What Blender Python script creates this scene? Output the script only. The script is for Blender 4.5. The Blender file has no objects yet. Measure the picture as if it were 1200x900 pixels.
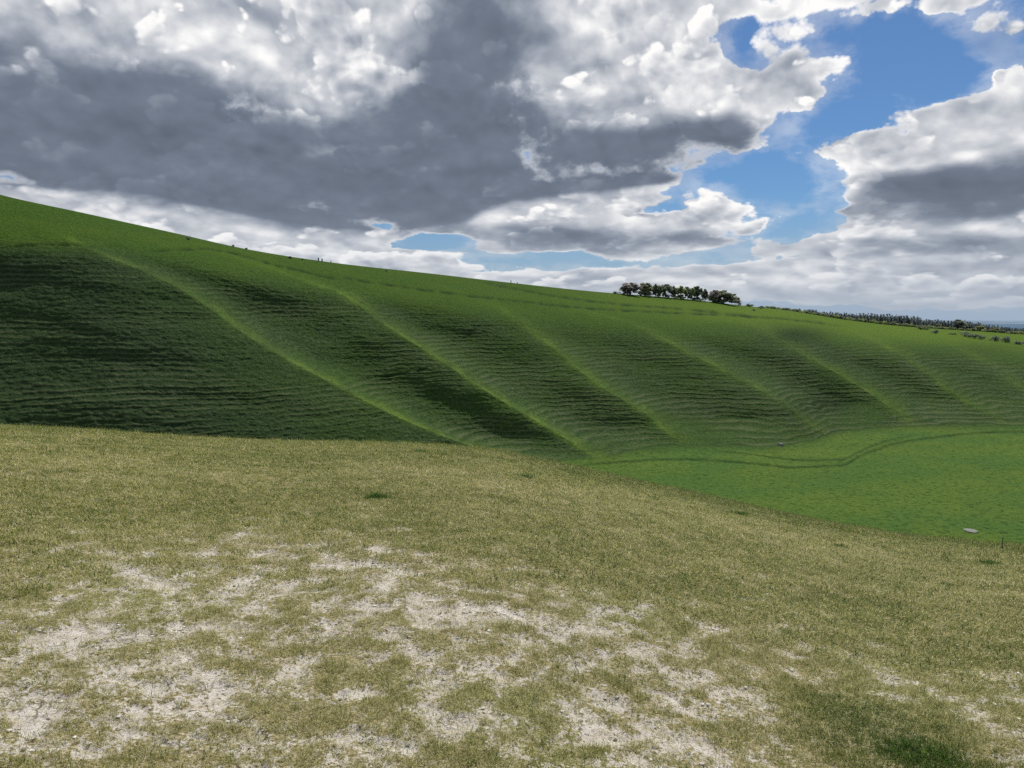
import bpy, bmesh, math, random
import numpy as np
from mathutils import Vector

scene = bpy.context.scene
COL = scene.collection
R = math.radians
EYE = 1.62
F = 906.0                      # focal length in photograph pixels (1200 wide)
PITCH = R(4.86)
CP, SP = math.cos(PITCH), math.sin(PITCH)
SUN_AZ, SUN_EL = 22.0, 49.0    # degrees, azimuth to the right of the view axis


def ray(px, py):
    """unit view ray of a point seen in the photograph (camera at the eye)"""
    x = (np.asarray(px, float) - 600.0) / F
    y = (450.0 - np.asarray(py, float)) / F
    v = np.stack([x, CP + y * SP, -SP + y * CP], -1)
    return v / np.linalg.norm(v, axis=-1, keepdims=True)


def azel(px, py):
    v = ray(px, py)
    return math.degrees(math.atan2(v[0], v[1])), math.degrees(math.asin(v[2]))


# ------------------------------------------------------------------ node helper
class NT:
    def __init__(self, tree):
        self.t = tree

    def n(self, kind, **kw):
        nd = self.t.nodes.new(kind)
        for k, v in kw.items():
            setattr(nd, k, v)
        return nd

    def put(self, sock, v):
        if v is None:
            return
        if isinstance(v, bpy.types.NodeSocket):
            self.t.links.new(v, sock)
        else:
            sock.default_value = v

    def m(self, op, a=None, b=None, c=None, clamp=False):
        nd = self.n('ShaderNodeMath', operation=op, use_clamp=clamp)
        for i, v in enumerate((a, b, c)):
            self.put(nd.inputs[i], v)
        return nd.outputs[0]

    def v(self, op, a=None, b=None, c=None, out=0):
        nd = self.n('ShaderNodeVectorMath', operation=op)
        for i, v in enumerate((a, b, c)):
            if i < len(nd.inputs):
                self.put(nd.inputs[i], v)
        return nd.outputs['Value'] if out == 1 else nd.outputs[0]

    def noise(self, vec, scale, detail=2, rough=0.5, lac=2.0, dist=0.0, kind='FBM', color=False, dim='3D'):
        nd = self.n('ShaderNodeTexNoise', noise_dimensions=dim)
        nd.noise_type = kind
        self.put(nd.inputs['Vector'], vec)
        nd.inputs['Scale'].default_value = scale
        nd.inputs['Detail'].default_value = detail
        nd.inputs['Roughness'].default_value = rough
        nd.inputs['Lacunarity'].default_value = lac
        nd.inputs['Distortion'].default_value = dist
        return nd.outputs['Color'] if color else nd.outputs[0]

    def voro(self, vec, scale, feature='F1', detail=0, rough=0.5, lac=2.0, rnd=1.0, out='Distance', smooth=None, dim='3D'):
        nd = self.n('ShaderNodeTexVoronoi', voronoi_dimensions=dim)
        nd.feature = feature
        self.put(nd.inputs['Vector'], vec)
        nd.inputs['Scale'].default_value = scale
        nd.inputs['Randomness'].default_value = rnd
        for k, v in (('Detail', detail), ('Roughness', rough), ('Lacunarity', lac), ('Smoothness', smooth)):
            if v is not None and k in nd.inputs:
                nd.inputs[k].default_value = v
        return nd.outputs[out]

    def sstep(self, x, a, b, o0=0.0, o1=1.0, kind='SMOOTHSTEP'):
        nd = self.n('ShaderNodeMapRange', interpolation_type=kind)
        self.put(nd.inputs[0], x)
        for i, v in zip((1, 2, 3, 4), (a, b, o0, o1)):
            self.put(nd.inputs[i], v)
        return nd.outputs[0]

    def mix(self, f, a, b, blend='MIX'):
        nd = self.n('ShaderNodeMix', data_type='RGBA', blend_type=blend)
        self.put(nd.inputs[0], f)
        for s, v in ((nd.inputs[6], a), (nd.inputs[7], b)):
            self.put(s, (*v, 1.0) if isinstance(v, tuple) and len(v) == 3 else v)
        return nd.outputs[2]

    def ramp(self, x, stops, interp='LINEAR'):
        nd = self.n('ShaderNodeValToRGB')
        cr = nd.color_ramp
        cr.interpolation = interp
        while len(cr.elements) < len(stops):
            cr.elements.new(0.5)
        for e, (p, c) in zip(cr.elements, stops):
            e.position = p
            e.color = (*c, 1.0)
        self.put(nd.inputs[0], x)
        return nd.outputs[0]


# ------------------------------------------------------------------ sky and sun
world = bpy.data.worlds.new("World")
scene.world = world
world.use_nodes = True
wt = world.node_tree
wt.nodes.clear()
w = NT(wt)
sky = w.n('ShaderNodeTexSky', sky_type='NISHITA')
sky.sun_disc = False
sky.sun_elevation = R(SUN_EL)
sky.sun_rotation = R(SUN_AZ)
sky.air_density = 1.0
sky.dust_density = 0.35
sky.ozone_density = 2.0
sky.altitude = 200
SKY_STRENGTH = 0.068

geo = w.n('ShaderNodeTexCoord').outputs['Generated']
sep = w.n('ShaderNodeSeparateXYZ')
w.put(sep.inputs[0], geo)
dx, dy, dz = sep.outputs
az = w.m('MULTIPLY', w.m('ARCTAN2', dx, dy), 57.29578)
el = w.m('MULTIPLY', w.m('ARCSINE', dz), 57.29578)

# cloud space: features get finer and flatter towards the horizon, as in a real layer
lel = w.m('LOGARITHM', w.m('ADD', w.m('MAXIMUM', el, -2.0), 9.0), 2.718281828)
comb2 = w.n('ShaderNodeCombineXYZ')
w.put(comb2.inputs[0], w.m('MULTIPLY', az, 0.052))
w.put(comb2.inputs[1], w.m('MULTIPLY', lel, 1.75))
Q = comb2.outputs[0]
# domain warp
wc = w.noise(Q, 2.2, 3, 0.55, color=True, dim='2D')
Qw = w.v('MULTIPLY_ADD', w.v('SUBTRACT', wc, (0.5, 0.5, 0.5)), (0.10, 0.08, 0.0), Q)


def blob_map(lst, A, E, hard=True):
    out = np.zeros_like(A)
    for px, py, rx, ry, wt_ in lst:
        a_, e_ = azel(px, py)
        d = ((A - a_) / (rx * 0.0632)) ** 2 + ((E - e_) / (ry * 0.0632)) ** 2
        out += wt_ * (np.maximum(1 - 0.45 * d * d, 0) if hard else np.maximum(1 - 0.32 * d, 0) ** 2)
    return out


AZ0, AZ1, EL0, EL1 = -44.0, 44.0, -2.0, 30.0
xa = w.sstep(az, AZ0, AZ1, kind='LINEAR')
xe = w.sstep(el, EL0, EL1, kind='LINEAR')


def curve3(x, f3):
    """three 1-D functions of x in one RGB Curves node, returned as a vector in -1..1"""
    nd = w.n('ShaderNodeRGBCurve')
    mp = nd.mapping
    mp.use_clip = False
    mp.extend = 'HORIZONTAL'
    for c_, f in zip(mp.curves[:3], f3):
        n_ = len(f)
        while len(c_.points) < n_:
            c_.points.new(0.5, 0.5)
        for i_, y_ in enumerate(f):
            c_.points[i_].location = (i_ / (n_ - 1), 0.5 + 0.5 * float(y_))
            c_.points[i_].handle_type = 'AUTO_CLAMPED'
    mp.update()
    cb = w.n('ShaderNodeCombineXYZ')
    for i_ in range(3):
        w.put(cb.inputs[i_], x)
    w.put(nd.inputs['Color'], cb.outputs[0])
    return w.v('MULTIPLY_ADD', nd.outputs[0], (2, 2, 2), (-1, -1, -1))


def to_px(A, E):
    """azimuth / elevation back to photograph coordinates (only to lay out the cloud map)"""
    a_, e_ = np.radians(A), np.radians(E)
    x_, y_, z_ = np.cos(e_) * np.sin(a_), np.cos(e_) * np.cos(a_), np.sin(e_)
    f_ = y_ * CP - z_ * SP
    u_ = y_ * SP + z_ * CP
    return 600 + F * x_ / f_, 450 - F * u_ / f_


def ss(x, a, b):
    t_ = np.clip((x - a) / (b - a), 0, 1)
    return t_ * t_ * (3 - 2 * t_)


BASE = ([-400, 0, 110, 230, 320, 400, 470, 540, 600, 700, 780, 860, 900], [185, 196, 214, 240, 258, 270, 272, 262, 240, 226, 216, 196, 186])


def base_dens(A, E):
    """clear strip under the flat base of the great bank"""
    X_, Y_ = to_px(A, E)
    d_ = Y_ - np.interp(X_, *BASE)
    return -0.55 * np.exp(-((d_ - 11) / 9.0) ** 2) * (1 - ss(X_, 560, 640)) * (0.55 + 0.45 * np.cos(X_ / 46.0)) - 0.30 * np.exp(-((d_ - 8) / 8.0) ** 2) * ss(X_, 560, 640) * (1 - ss(X_, 860, 920))


def base_dark(A, E):
    """shade gathered above that base"""
    X_, Y_ = to_px(A, E)
    d_ = np.interp(X_, *BASE) - Y_
    m_ = ss(d_, -3, 10) * (1 - ss(d_, 35, 120)) * (1 - ss(X_, 840, 900))
    return 0.75 * m_ - 0.5 * np.exp(-((d_ + 30) / 22.0) ** 2) * (1 - ss(X_, 560, 640))


def blobs(lst, bias, hard=True, rank=33, extra=None):
    """cloud layout over azimuth and elevation as a short sum of products of 1-D curves"""
    ga, ge = np.linspace(AZ0, AZ1, 121), np.linspace(EL0, EL1, 121)
    A, E = np.meshgrid(ga, ge, indexing='ij')
    M = blob_map(lst, A, E, hard) + (extra(A, E) if extra else 0)
    u_, s_, v_ = np.linalg.svd(M, full_matrices=False)
    acc = bias
    for j in range(0, rank, 3):
        fa, fe, kk = [], [], []
        for r_ in range(j, j + 3):
            ma, me_ = np.abs(u_[:, r_]).max(), np.abs(v_[r_]).max()
            fa.append(u_[:, r_] / ma)
            fe.append(v_[r_] / me_)
            kk.append(float(s_[r_] * ma * me_))
        pr = w.v('MULTIPLY', curve3(xa, fa), curve3(xe, fe))
        acc = w.m('ADD', w.v('DOT_PRODUCT', pr, tuple(kk), out=1), acc)
    print('cloud layout residual', float(np.abs(M - (u_[:, :rank] * s_[:rank]) @ v_[:rank]).max()))
    return acc


DENS = [
    # great grey bank over the hill
    (60, 110, 300, 95, 0.75), (330, 140, 260, 105, 0.75), (580, 140, 230, 110, 0.75), (760, 150, 120, 70, 0.65),
    (880, 128, 66, 38, 0.75), (200, -20, 480, 70, 0.7), (640, 5, 190, 75, 0.7), (800, 20, 70, 40, 0.45), (800, 90, 60, 40, 0.35),
    (440, 225, 200, 46, 0.75), (-220, 100, 250, 120, 0.8), (200, -220, 800, 150, 0.9), (230, 200, 140, 38, 0.4), (20, 160, 120, 34, 0.5),
    # second row
    (600, 258, 110, 38, 0.8), (740, 252, 150, 40, 0.9), (860, 258, 60, 26, 0.7), (700, 288, 130, 18, 0.5),
    # towering cloud on the right
    (985, 187, 62, 26, 0.6), (1090, 188, 95, 54, 0.8), (1185, 165, 80, 60, 0.85), (1080, 245, 115, 40, 0.7),
    (1230, 240, 150, 60, 0.8), (1330, 170, 120, 70, 0.6), (1010, 265, 60, 20, 0.5),
    # broken pieces in the blue
    (965, 92, 58, 30, 0.80), (1000, 72, 34, 18, 0.35), (918, 45, 34, 28, 0.6), (1065, -4, 80, 20, 0.75), (930, -8, 70, 20, 0.55), (1180, 4, 70, 26, 0.7),
    (1158, 45, 28, 20, 0.6), (1200, 70, 28, 30, 0.6), (865, 85, 50, 30, 0.4), (850, 30, 50, 26, 0.3), (1060, 113, 20, 8, 0.3),
    # bright row above the hill crest
    (30, 238, 90, 22, 0.75), (125, 256, 110, 28, 0.8), (270, 278, 140, 32, 0.85), (400, 300, 110, 30, 0.8), (130, 212, 60, 10, 0.5),
    (540, 318, 130, 22, 0.75), (670, 333, 130, 15, 0.7), (40, 300, 300, 50, 0.6),
    # low banks over the plain
    (850, 303, 150, 20, 0.7), (1010, 298, 130, 22, 0.6), (1140, 300, 120, 30, 0.7), (800, 332, 180, 18, 0.7), (1030, 332, 260, 24, 0.7),
    (1250, 330, 220, 34, 0.75), (640, 352, 200, 10, 0.5),
    # clear gaps
    (45, 212, 70, 12, -0.45), (170, 230, 45, 8, -0.3), (925, 225, 64, 38, -0.55), (1060, 95, 80, 26, -0.5), (960, 265, 50, 12, -0.4), (870, 45, 26, 20, -0.35), (1060, 45, 80, 24, -0.4), (960, 130, 30, 16, -0.3),
    (770, 70, 20, 14, -0.5), (515, 283, 38, 9, -0.65), (620, 303, 80, 7, -0.6), (840, 205, 30, 12, -0.35), (900, 318, 120, 4, -0.3),
]
DARK = [
    (70, 125, 220, 62, 0.75), (300, 165, 210, 55, 0.7), (200, 222, 210, 26, 0.6), (430, 262, 150, 22, 0.75), (555, 60, 95, 75, 1.15), (590, 180, 150, 50, 0.6),
    (740, 192, 110, 24, 0.6), (850, 158, 60, 16, 0.55), (20, 190, 110, 16, 0.6), (380, 85, 40, 45, -0.5), (430, 90, 60, 14, -0.2), (200, -5, 230, 28, -0.5),
    (440, 5, 60, 50, -0.5), (700, 60, 70, 60, -0.3), (820, 120, 70, 16, -0.2), (380, 180, 24, 12, -0.4), (515, 195, 14, 10, -0.4),
    (590, 278, 90, 13, 0.65), (740, 285, 120, 14, 0.7), (850, 275, 60, 7, 0.4), (1140, 232, 100, 26, 0.9), (1080, 215, 60, 16, 0.4), (1200, 208, 60, 28, 0.5), (1120, 288, 120, 9, 0.7),
    (300, 300, 120, 12, 0.35), (900, 317, 150, 7, 0.4), (1150, 318, 120, 10, 0.45), (640, 344, 60, 6, 0.3), (150, 272, 60, 8, 0.2),
]
Dl = blobs(DENS, -0.02, extra=base_dens)
# clouds all round, also outside the photograph
outside = w.sstep(w.m('ABSOLUTE', az), 38.0, 60.0)
Dl = w.m('MULTIPLY_ADD', outside, 0.42, Dl)
K = blobs(DARK, 0.0, False, extra=base_dark)
K = w.m('MULTIPLY_ADD', outside, 0.35, K)

nL = w.noise(Qw, 1.9, 9, 0.57, 2.1, dim='2D')
puff = w.voro(Qw, 6.0, 'F1', 3, 0.5, 2.3, dim='2D')
Dn = w.m('MULTIPLY_ADD', w.m('SUBTRACT', nL, 0.5), 2.3, w.m('MULTIPLY_ADD', puff, -0.55, 0.2))
D = w.m('ADD', Dn, Dl)
soft = w.sstep(w.noise(Q, 3.0, 2, 0.5, dim='2D'), 0.35, 0.65)
alpha = w.sstep(D, w.m('MULTIPLY_ADD', soft, -0.13, 0.42), w.m('MULTIPLY_ADD', soft, 0.09, 0.55))
veil = w.m('MULTIPLY', w.sstep(w.m('MULTIPLY_ADD', Dl, 0.25, w.noise(Qw, 4.2, 7, 0.62, dim='2D')), 0.50, 0.80), 0.30)
alpha = w.m('MAXIMUM', alpha, veil)
thick = w.sstep(D, 0.42, 1.0)
s0 = w.noise(Qw, 3.0, 3, 0.5, dim='2D')
s1 = w.noise(w.v('ADD', Qw, (0.012, 0.06, 0.0)), 3.0, 3, 0.5, dim='2D')
relief = w.m('MULTIPLY_ADD', w.m('SUBTRACT', s0, s1), 1.25, w.m('MULTIPLY_ADD', puff, -0.22, 0.09))
Kn = w.m('MULTIPLY_ADD', Dn, 0.26, w.m('MULTIPLY_ADD', w.m('SUBTRACT', w.noise(Qw, 1.5, 2, 0.5, dim='2D'), 0.5), 0.7, K))
Kn = w.m('MULTIPLY_ADD', w.m('SUBTRACT', w.noise(Qw, 5.5, 4, 0.55, dim='2D'), 0.5), 0.85, Kn)
dark = w.sstep(Kn, 0.0, 1.0)
b0 = w.m('MULTIPLY_ADD', thick, -0.20, 1.0)
b1 = w.m('MULTIPLY_ADD', w.m('MULTIPLY', w.m('MULTIPLY_ADD', thick, 0.6, 0.4), dark), -0.60, b0)
b2 = w.m('MULTIPLY_ADD', relief, w.m('MULTIPLY_ADD', dark, -0.65, 1.0), b1)
# nearer billows standing in front: crisp sunward edges, grey undersides
Q2 = w.v('ADD', Qw, (7.3, 2.1, 0))
off2 = (-0.022, 0.050, 0.0)
puff2 = w.voro(Q2, 4.2, 'F1', 2, 0.5, 2.3, dim='2D')
puff2b = w.voro(w.v('ADD', Q2, off2), 4.2, 'F1', 2, 0.5, 2.3, dim='2D')
f0 = w.m('MULTIPLY_ADD', puff2, -0.40, w.noise(Q2, 2.5, 6, 0.52, dim='2D'))
f1 = w.m('MULTIPLY_ADD', puff2b, -0.40, w.noise(w.v('ADD', Q2, off2), 2.5, 5, 0.52, dim='2D'))
fa = w.m('MULTIPLY', w.sstep(f0, 0.225, 0.315), w.m('MULTIPLY', w.sstep(D, 0.50, 0.70), w.m('MULTIPLY_ADD', dark, -0.78, 1.0)))
fb = w.m('MULTIPLY_ADD', w.m('SUBTRACT', f0, f1), 1.9, 0.84)
fb = w.m('ADD', fb, w.sstep(f0, 0.25, 0.48, 0.04, -0.26))
fb = w.m('MULTIPLY_ADD', dark, -0.42, fb)
nmix = w.n('ShaderNodeMix', data_type='FLOAT')
w.put(nmix.inputs[0], w.m('MULTIPLY', fa, 0.80))
w.put(nmix.inputs[2], b2)
w.put(nmix.inputs[3], fb)
b2 = nmix.outputs[0]
ccol = w.ramp(b2, [(0.0, (0.105, 0.128, 0.172)), (0.25, (0.175, 0.208, 0.27)), (0.5, (0.35, 0.385, 0.45)), (0.75, (0.62, 0.64, 0.68)), (1.0, (1.0, 0.99, 0.98))])
# haze veil low over the plain
haze = w.sstep(el, -0.5, 9.5, 1.0, 0.0)
hz = w.m('ADD', w.m('MULTIPLY', haze, 0.50), w.sstep(el, 0.2, 3.2, 0.42, 0.0), clamp=True)
ccol = w.mix(w.sstep(w.m('SUBTRACT', alpha, 0.0), 0.0, 0.40, 0.45, 0.0), ccol, (0.74, 0.77, 0.82))
ccol = w.mix(hz, ccol, (0.40, 0.46, 0.55))
skyc = w.mix(1.0, sky.outputs[0], (SKY_STRENGTH * 0.50, SKY_STRENGTH * 0.75, SKY_STRENGTH * 1.02), 'MULTIPLY')
skyc = w.mix(w.m('ADD', w.m('MULTIPLY', haze, 0.78), w.sstep(el, 0.2, 3.2, 0.2, 0.0), clamp=True), skyc, (0.345, 0.435, 0.56))
final = w.mix(alpha, skyc, ccol)
bg = w.n('ShaderNodeBackground')
w.put(bg.inputs[0], final)
bg.inputs[1].default_value = 1.0
wo = w.n('ShaderNodeOutputWorld')
wt.links.new(bg.outputs[0], wo.inputs[0])
world.cycles.sampling_method = 'MANUAL'
world.cycles.sample_map_resolution = 512

sl = bpy.data.lights.new('sun', 'SUN')
sl.energy = 5.0
sl.angle = R(0.55)
sl.color = (1.0, 0.95, 0.86)
so = bpy.data.objects.new('sun', sl)
COL.objects.link(so)
sd = Vector((math.sin(R(SUN_AZ)) * math.cos(R(SUN_EL)), math.cos(R(SUN_AZ)) * math.cos(R(SUN_EL)), math.sin(R(SUN_EL))))
so.rotation_euler = sd.to_track_quat('Z', 'Y').to_euler()
so.location = sd * 300

# ------------------------------------------------------------------ camera
cam = bpy.data.cameras.new('camera')
cam.sensor_width = 36.0
cam.lens = 36.0 * F / 1200.0
cam.clip_start = 0.05
cam.clip_end = 60000
co = bpy.data.objects.new('camera', cam)
COL.objects.link(co)
co.location = (0, 0, EYE)
co.rotation_euler = (R(90) - PITCH, 0, 0)
scene.camera = co

scene.view_settings.view_transform = 'Standard'
scene.view_settings.look = 'None'
scene.view_settings.exposure = 0
scene.cycles.max_bounces = 5
scene.cycles.diffuse_bounces = 1
scene.cycles.glossy_bounces = 1
scene.cycles.transmission_bounces = 2
scene.cycles.transparent_max_bounces = 6
scene.cycles.use_denoising = False
scene.cycles.use_adaptive_sampling = True
scene.cycles.adaptive_threshold = 0.02

# ------------------------------------------------------------------ numpy noise
_rng = np.random.default_rng(11)
_perm = _rng.permutation(1024)
_perm = np.concatenate([_perm, _perm, _perm])
_ga = _rng.uniform(0, 2 * np.pi, 1024)
_gx, _gy = np.cos(_ga), np.sin(_ga)


def perlin(x, y):
    xi = np.floor(x).astype(np.int64)
    yi = np.floor(y).astype(np.int64)
    xf, yf = x - xi, y - yi
    u = xf * xf * xf * (xf * (xf * 6 - 15) + 10)
    v = yf * yf * yf * (yf * (yf * 6 - 15) + 10)

    def g(ix, iy, fx, fy):
        h = _perm[_perm[ix & 1023] + (iy & 1023)]
        return _gx[h] * fx + _gy[h] * fy
    a = g(xi, yi, xf, yf)
    b = g(xi + 1, yi, xf - 1, yf)
    c = g(xi, yi + 1, xf, yf - 1)
    d = g(xi + 1, yi + 1, xf - 1, yf - 1)
    return 1.4 * ((a * (1 - u) + b * u) * (1 - v) + (c * (1 - u) + d * u) * v)


def fbm(x, y, octs=4, rough=0.5, lac=2.03):
    out, amp, tot = 0, 1.0, 0.0
    for i in range(octs):
        out = out + amp * perlin(x + 17.3 * i, y - 9.1 * i)
        tot += amp
        amp *= rough
        x, y = x * lac, y * lac
    return out / tot


def sst(x, a, b):
    t = np.clip((x - a) / (b - a), 0, 1)
    return t * t * (3 - 2 * t)


def spline(x, pts):
    """smooth monotone-ish curve through (x, y) points"""
    p = np.array(sorted(pts), float)
    xs, ys = p[:, 0], p[:, 1]
    h = np.diff(xs)
    dl = np.diff(ys) / h
    m = np.zeros_like(ys)
    m[1:-1] = np.where(dl[1:] * dl[:-1] > 0, 2 * dl[1:] * dl[:-1] / (dl[1:] + dl[:-1] + 1e-12), 0)
    m[0], m[-1] = dl[0], dl[-1]
    x = np.asarray(x, float)
    i = np.clip(np.searchsorted(xs, x) - 1, 0, len(h) - 1)
    t = (x - xs[i]) / h[i]
    tc = np.clip(t, 0, 1)
    r = ((1 + 2 * tc) * (1 - tc) ** 2 * ys[i] + tc * (1 - tc) ** 2 * h[i] * m[i]
         + tc * tc * (3 - 2 * tc) * ys[i + 1] + tc * tc * (tc - 1) * h[i] * m[i + 1])
    return r + np.where(t < 0, t * h[i] * m[i], 0) + np.where(t > 1, (t - 1) * h[i] * m[i + 1], 0)


def grid_mesh(name, P, attrs=None, closed=False):
    """P: rows x cols x 3 -> one mesh object's data"""
    r, c = P.shape[:2]
    me = bpy.data.meshes.new(name)
    idx = np.arange(r * c).reshape(r, c)
    if closed:
        nx = np.roll(idx, -1, 1)
        q = np.stack([idx[:-1], nx[:-1], nx[1:], idx[1:]], -1).reshape(-1, 4)
    else:
        q = np.stack([idx[:-1, :-1], idx[:-1, 1:], idx[1:, 1:], idx[1:, :-1]], -1).reshape(-1, 4)
    me.vertices.add(r * c)
    me.vertices.foreach_set('co', P.reshape(-1).astype(np.float32))
    me.loops.add(q.size)
    me.loops.foreach_set('vertex_index', q.reshape(-1).astype(np.int32))
    me.polygons.add(len(q))
    me.polygons.foreach_set('loop_start', np.arange(0, q.size, 4, dtype=np.int32))
    me.polygons.foreach_set('loop_total', np.full(len(q), 4, np.int32))
    me.polygons.foreach_set('use_smooth', np.ones(len(q), bool))
    me.update(calc_edges=True)
    for k, v in (attrs or {}).items():
        a = me.attributes.new(k, 'FLOAT', 'POINT')
        a.data.foreach_set('value', v.reshape(-1).astype(np.float32))
    return me


def raw_mesh(name, V, faces):
    me = bpy.data.meshes.new(name)
    me.from_pydata(V, [], faces)
    me.update()
    return me


def link(name, me, mat=None, parent=None, label=None, cat=None, group=None, kind=None, loc=None):
    o = bpy.data.objects.new(name, me)
    COL.objects.link(o)
    if mat is not None and len(me.materials) == 0:
        me.materials.append(mat)
    if parent is not None:
        o.parent = parent
    for k, v in (('label', label), ('category', cat), ('group', group), ('kind', kind)):
        if v:
            o[k] = v
    if loc is not None:
        o.location = loc
    return o


def new_mat(name, rough=0.9, spec=0.1):
    m = bpy.data.materials.new(name)
    m.use_nodes = True
    t = NT(m.node_tree)
    b = m.node_tree.nodes['Principled BSDF']
    b.inputs['Roughness'].default_value = rough
    b.inputs['Specular IOR Level'].default_value = spec
    return m, t, b


# ------------------------------------------------------------------ hill, combe and valley floor
CREST = [(-260, 140), (-100, 196), (0, 228), (100, 250), (200, 272), (300, 294), (400, 309), (500, 320), (600, 331.5), (700, 342),
         (800, 350), (870, 358), (920, 363.5), (1000, 376), (1060, 382.5), (1100, 385.5), (1150, 388.5), (1200, 392), (1460, 402)]
CREST_D = [(-260, 205), (0, 240), (200, 275), (400, 325), (600, 385), (700, 420), (800, 460), (900, 530), (1000, 610), (1100, 690), (1200, 720), (1460, 760)]
SHOUL = [(-260, 285), (0, 284), (100, 284), (200, 300), (300, 318), (400, 334), (500, 350), (600, 366), (700, 376), (800, 382), (900, 378),
         (1000, 390), (1100, 398), (1200, 409), (1460, 425)]
SHOUL_D = [(-260, 180), (0, 196), (200, 218), (400, 258), (600, 290), (700, 308), (900, 335), (1000, 352), (1200, 372), (1460, 385)]
TOE = [(-260, 690), (0, 632), (200, 606), (400, 575), (560, 549), (640, 545), (700, 541), (760, 531), (800, 527), (900, 528), (950, 521), (1000, 509),
       (1100, 503), (1200, 503), (1460, 504)]
BANK = [(560, 550), (690, 545), (760, 540), (800, 538.5), (870, 543), (935, 548.5), (985, 546), (1015, 531), (1050, 520.5), (1110, 511), (1160, 507), (1200, 506), (1460, 505)]
RIDGES = [
    [(228, -420), (285, -350), (400, -200), (535, -60), (600, 40)],
    [(232, -10), (285, 90), (335, 205), (400, 300), (455, 400), (495, 480), (525, 560), (545, 640), (600, 760)],
    [(318, 325), (345, 400), (380, 450), (425, 520), (465, 580), (500, 640), (530, 690), (560, 750)],
    [(340, 535), (370, 600), (410, 650), (450, 700), (480, 750), (510, 790), (540, 835)],
    [(362, 680), (380, 740), (410, 800), (440, 860), (475, 920), (510, 965), (540, 1000)],
    [(370, 868), (385, 893), (415, 940), (440, 985), (458, 1015), (490, 1060), (530, 1110)],
    [(392, 1010), (405, 1040), (430, 1080), (465, 1125), (500, 1190), (530, 1250)],
    [(400, 1110), (410, 1130), (430, 1165), (455, 1200), (500, 1260), (530, 1310)],
    [(405, 1220), (430, 1270), (500, 1370), (530, 1420)],
    [(410, 1340), (500, 1480), (530, 1520)],
]
RAMP = [8.0, 9.0, 9.5, 10.5, 11.5, 10.5, 8.5, 7.0, 6.0, 6.0]
RBRI = [0.6, 1.0, 0.95, 0.65, 0.6, 0.85, 0.5, 0.45, 0.4, 0.4]  # strength of the highlight painted along each crest
FLOOR_Z = -40.0


def bank_mask(px, py):
    b = spline(px, BANK)
    return b - py


def hill_depth(px, py):
    """optical depth of the land seen at a photograph point, before small relief"""
    y = (450.0 - py) / F
    rz = -SP + y * CP
    cr, sh, to = spline(px, CREST), spline(px, SHOUL), spline(px, TOE)
    s_cr, s_sh = 1.0 / spline(px, CREST_D), 1.0 / spline(px, SHOUL_D)
    rz_to = -SP + (450.0 - to) / F * CP
    s_to = rz_to / FLOOR_Z
    # inverse depth is linear over a plane
    up = s_cr + (s_sh - s_cr) * (py - cr) / (sh - cr)
    lo = s_sh + (s_to - s_sh) * (py - sh) / (to - sh)
    fl = np.maximum(rz / FLOOR_Z, 1e-5)
    gu, gl = (s_sh - s_cr) / (sh - cr), (s_to - s_sh) / (to - sh)
    h1 = 6.5 * np.maximum(np.abs(gu - gl), 2e-6)
    s1 = -h1 * np.logaddexp(-up / h1, -lo / h1)           # smooth minimum
    h2 = 3.2 * np.maximum(np.abs(gl - 2.76e-5), 4e-6)
    return h2 * np.logaddexp(s1 / h2, fl / h2)            # smooth maximum


def ridge_relief(px, py):
    xs = [spline(py, r) for r in RIDGES]
    off = np.zeros_like(px)
    near = np.zeros_like(px)
    hol = np.zeros_like(px)
    xs.append(xs[-1] + 150)
    for i in range(len(RIDGES)):
        wd = xs[i + 1] - xs[i]
        t = (px - xs[i]) / wd
        ins = (t >= 0) & (t < 1)
        tg = np.clip(46.0 / wd, 0.2, 0.42)
        tt = np.clip(t, 0, 1)
        a = np.sin(np.pi / 2 * np.clip(tt / tg, 0, 1))
        q = np.clip((tt - tg) / (1 - tg), 0, 1)
        b = (0.5 + 0.5 * np.cos(np.pi * q)) * 0.55 + 0.45 * (1 - q * q)
        g = np.where(tt < tg, a, b)
        off = np.where(ins, g * (RAMP[i] * (1 - q) + RAMP[min(i + 1, len(RAMP) - 1)] * q), off)
        dpx = np.where(tt < 0.5, (px - xs[i]), xs[i + 1] - px)
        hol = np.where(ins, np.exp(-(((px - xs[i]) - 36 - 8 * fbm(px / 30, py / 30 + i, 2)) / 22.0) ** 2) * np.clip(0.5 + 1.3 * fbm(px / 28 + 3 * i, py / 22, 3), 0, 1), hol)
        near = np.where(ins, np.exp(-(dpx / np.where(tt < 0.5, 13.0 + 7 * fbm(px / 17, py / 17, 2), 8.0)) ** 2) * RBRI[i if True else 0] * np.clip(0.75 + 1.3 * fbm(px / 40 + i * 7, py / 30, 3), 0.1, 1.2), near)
    return off, near, np.clip(hol, 0, 1)


cols = np.arange(-260, 1461, 1.05)
v_back = np.linspace(1, 0, 26)[:-1]
nU, nL_, nF, nN = 120, 320, 190, 24
PX, PY, BK = [], [], []
cr, sh, to = spline(cols, CREST), spline(cols, SHOUL), spline(cols, TOE)
rows = []
for t in np.linspace(0, 1, nU, endpoint=False):
    rows.append(cr + (sh - cr) * t)
for t in np.linspace(0, 1, nL_, endpoint=False):
    rows.append(sh + (to - sh) * t)
end = np.maximum(to + 30, 668)
for t in np.linspace(0, 1, nF, endpoint=False):
    rows.append(to + (end - to) * t)
for t in np.linspace(0, 1, nN):
    rows.append(end + (900 - end) * t)
PYg = np.array(rows)
PXg = np.broadcast_to(cols, PYg.shape).copy()
S = hill_depth(PXg, PYg)
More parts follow.
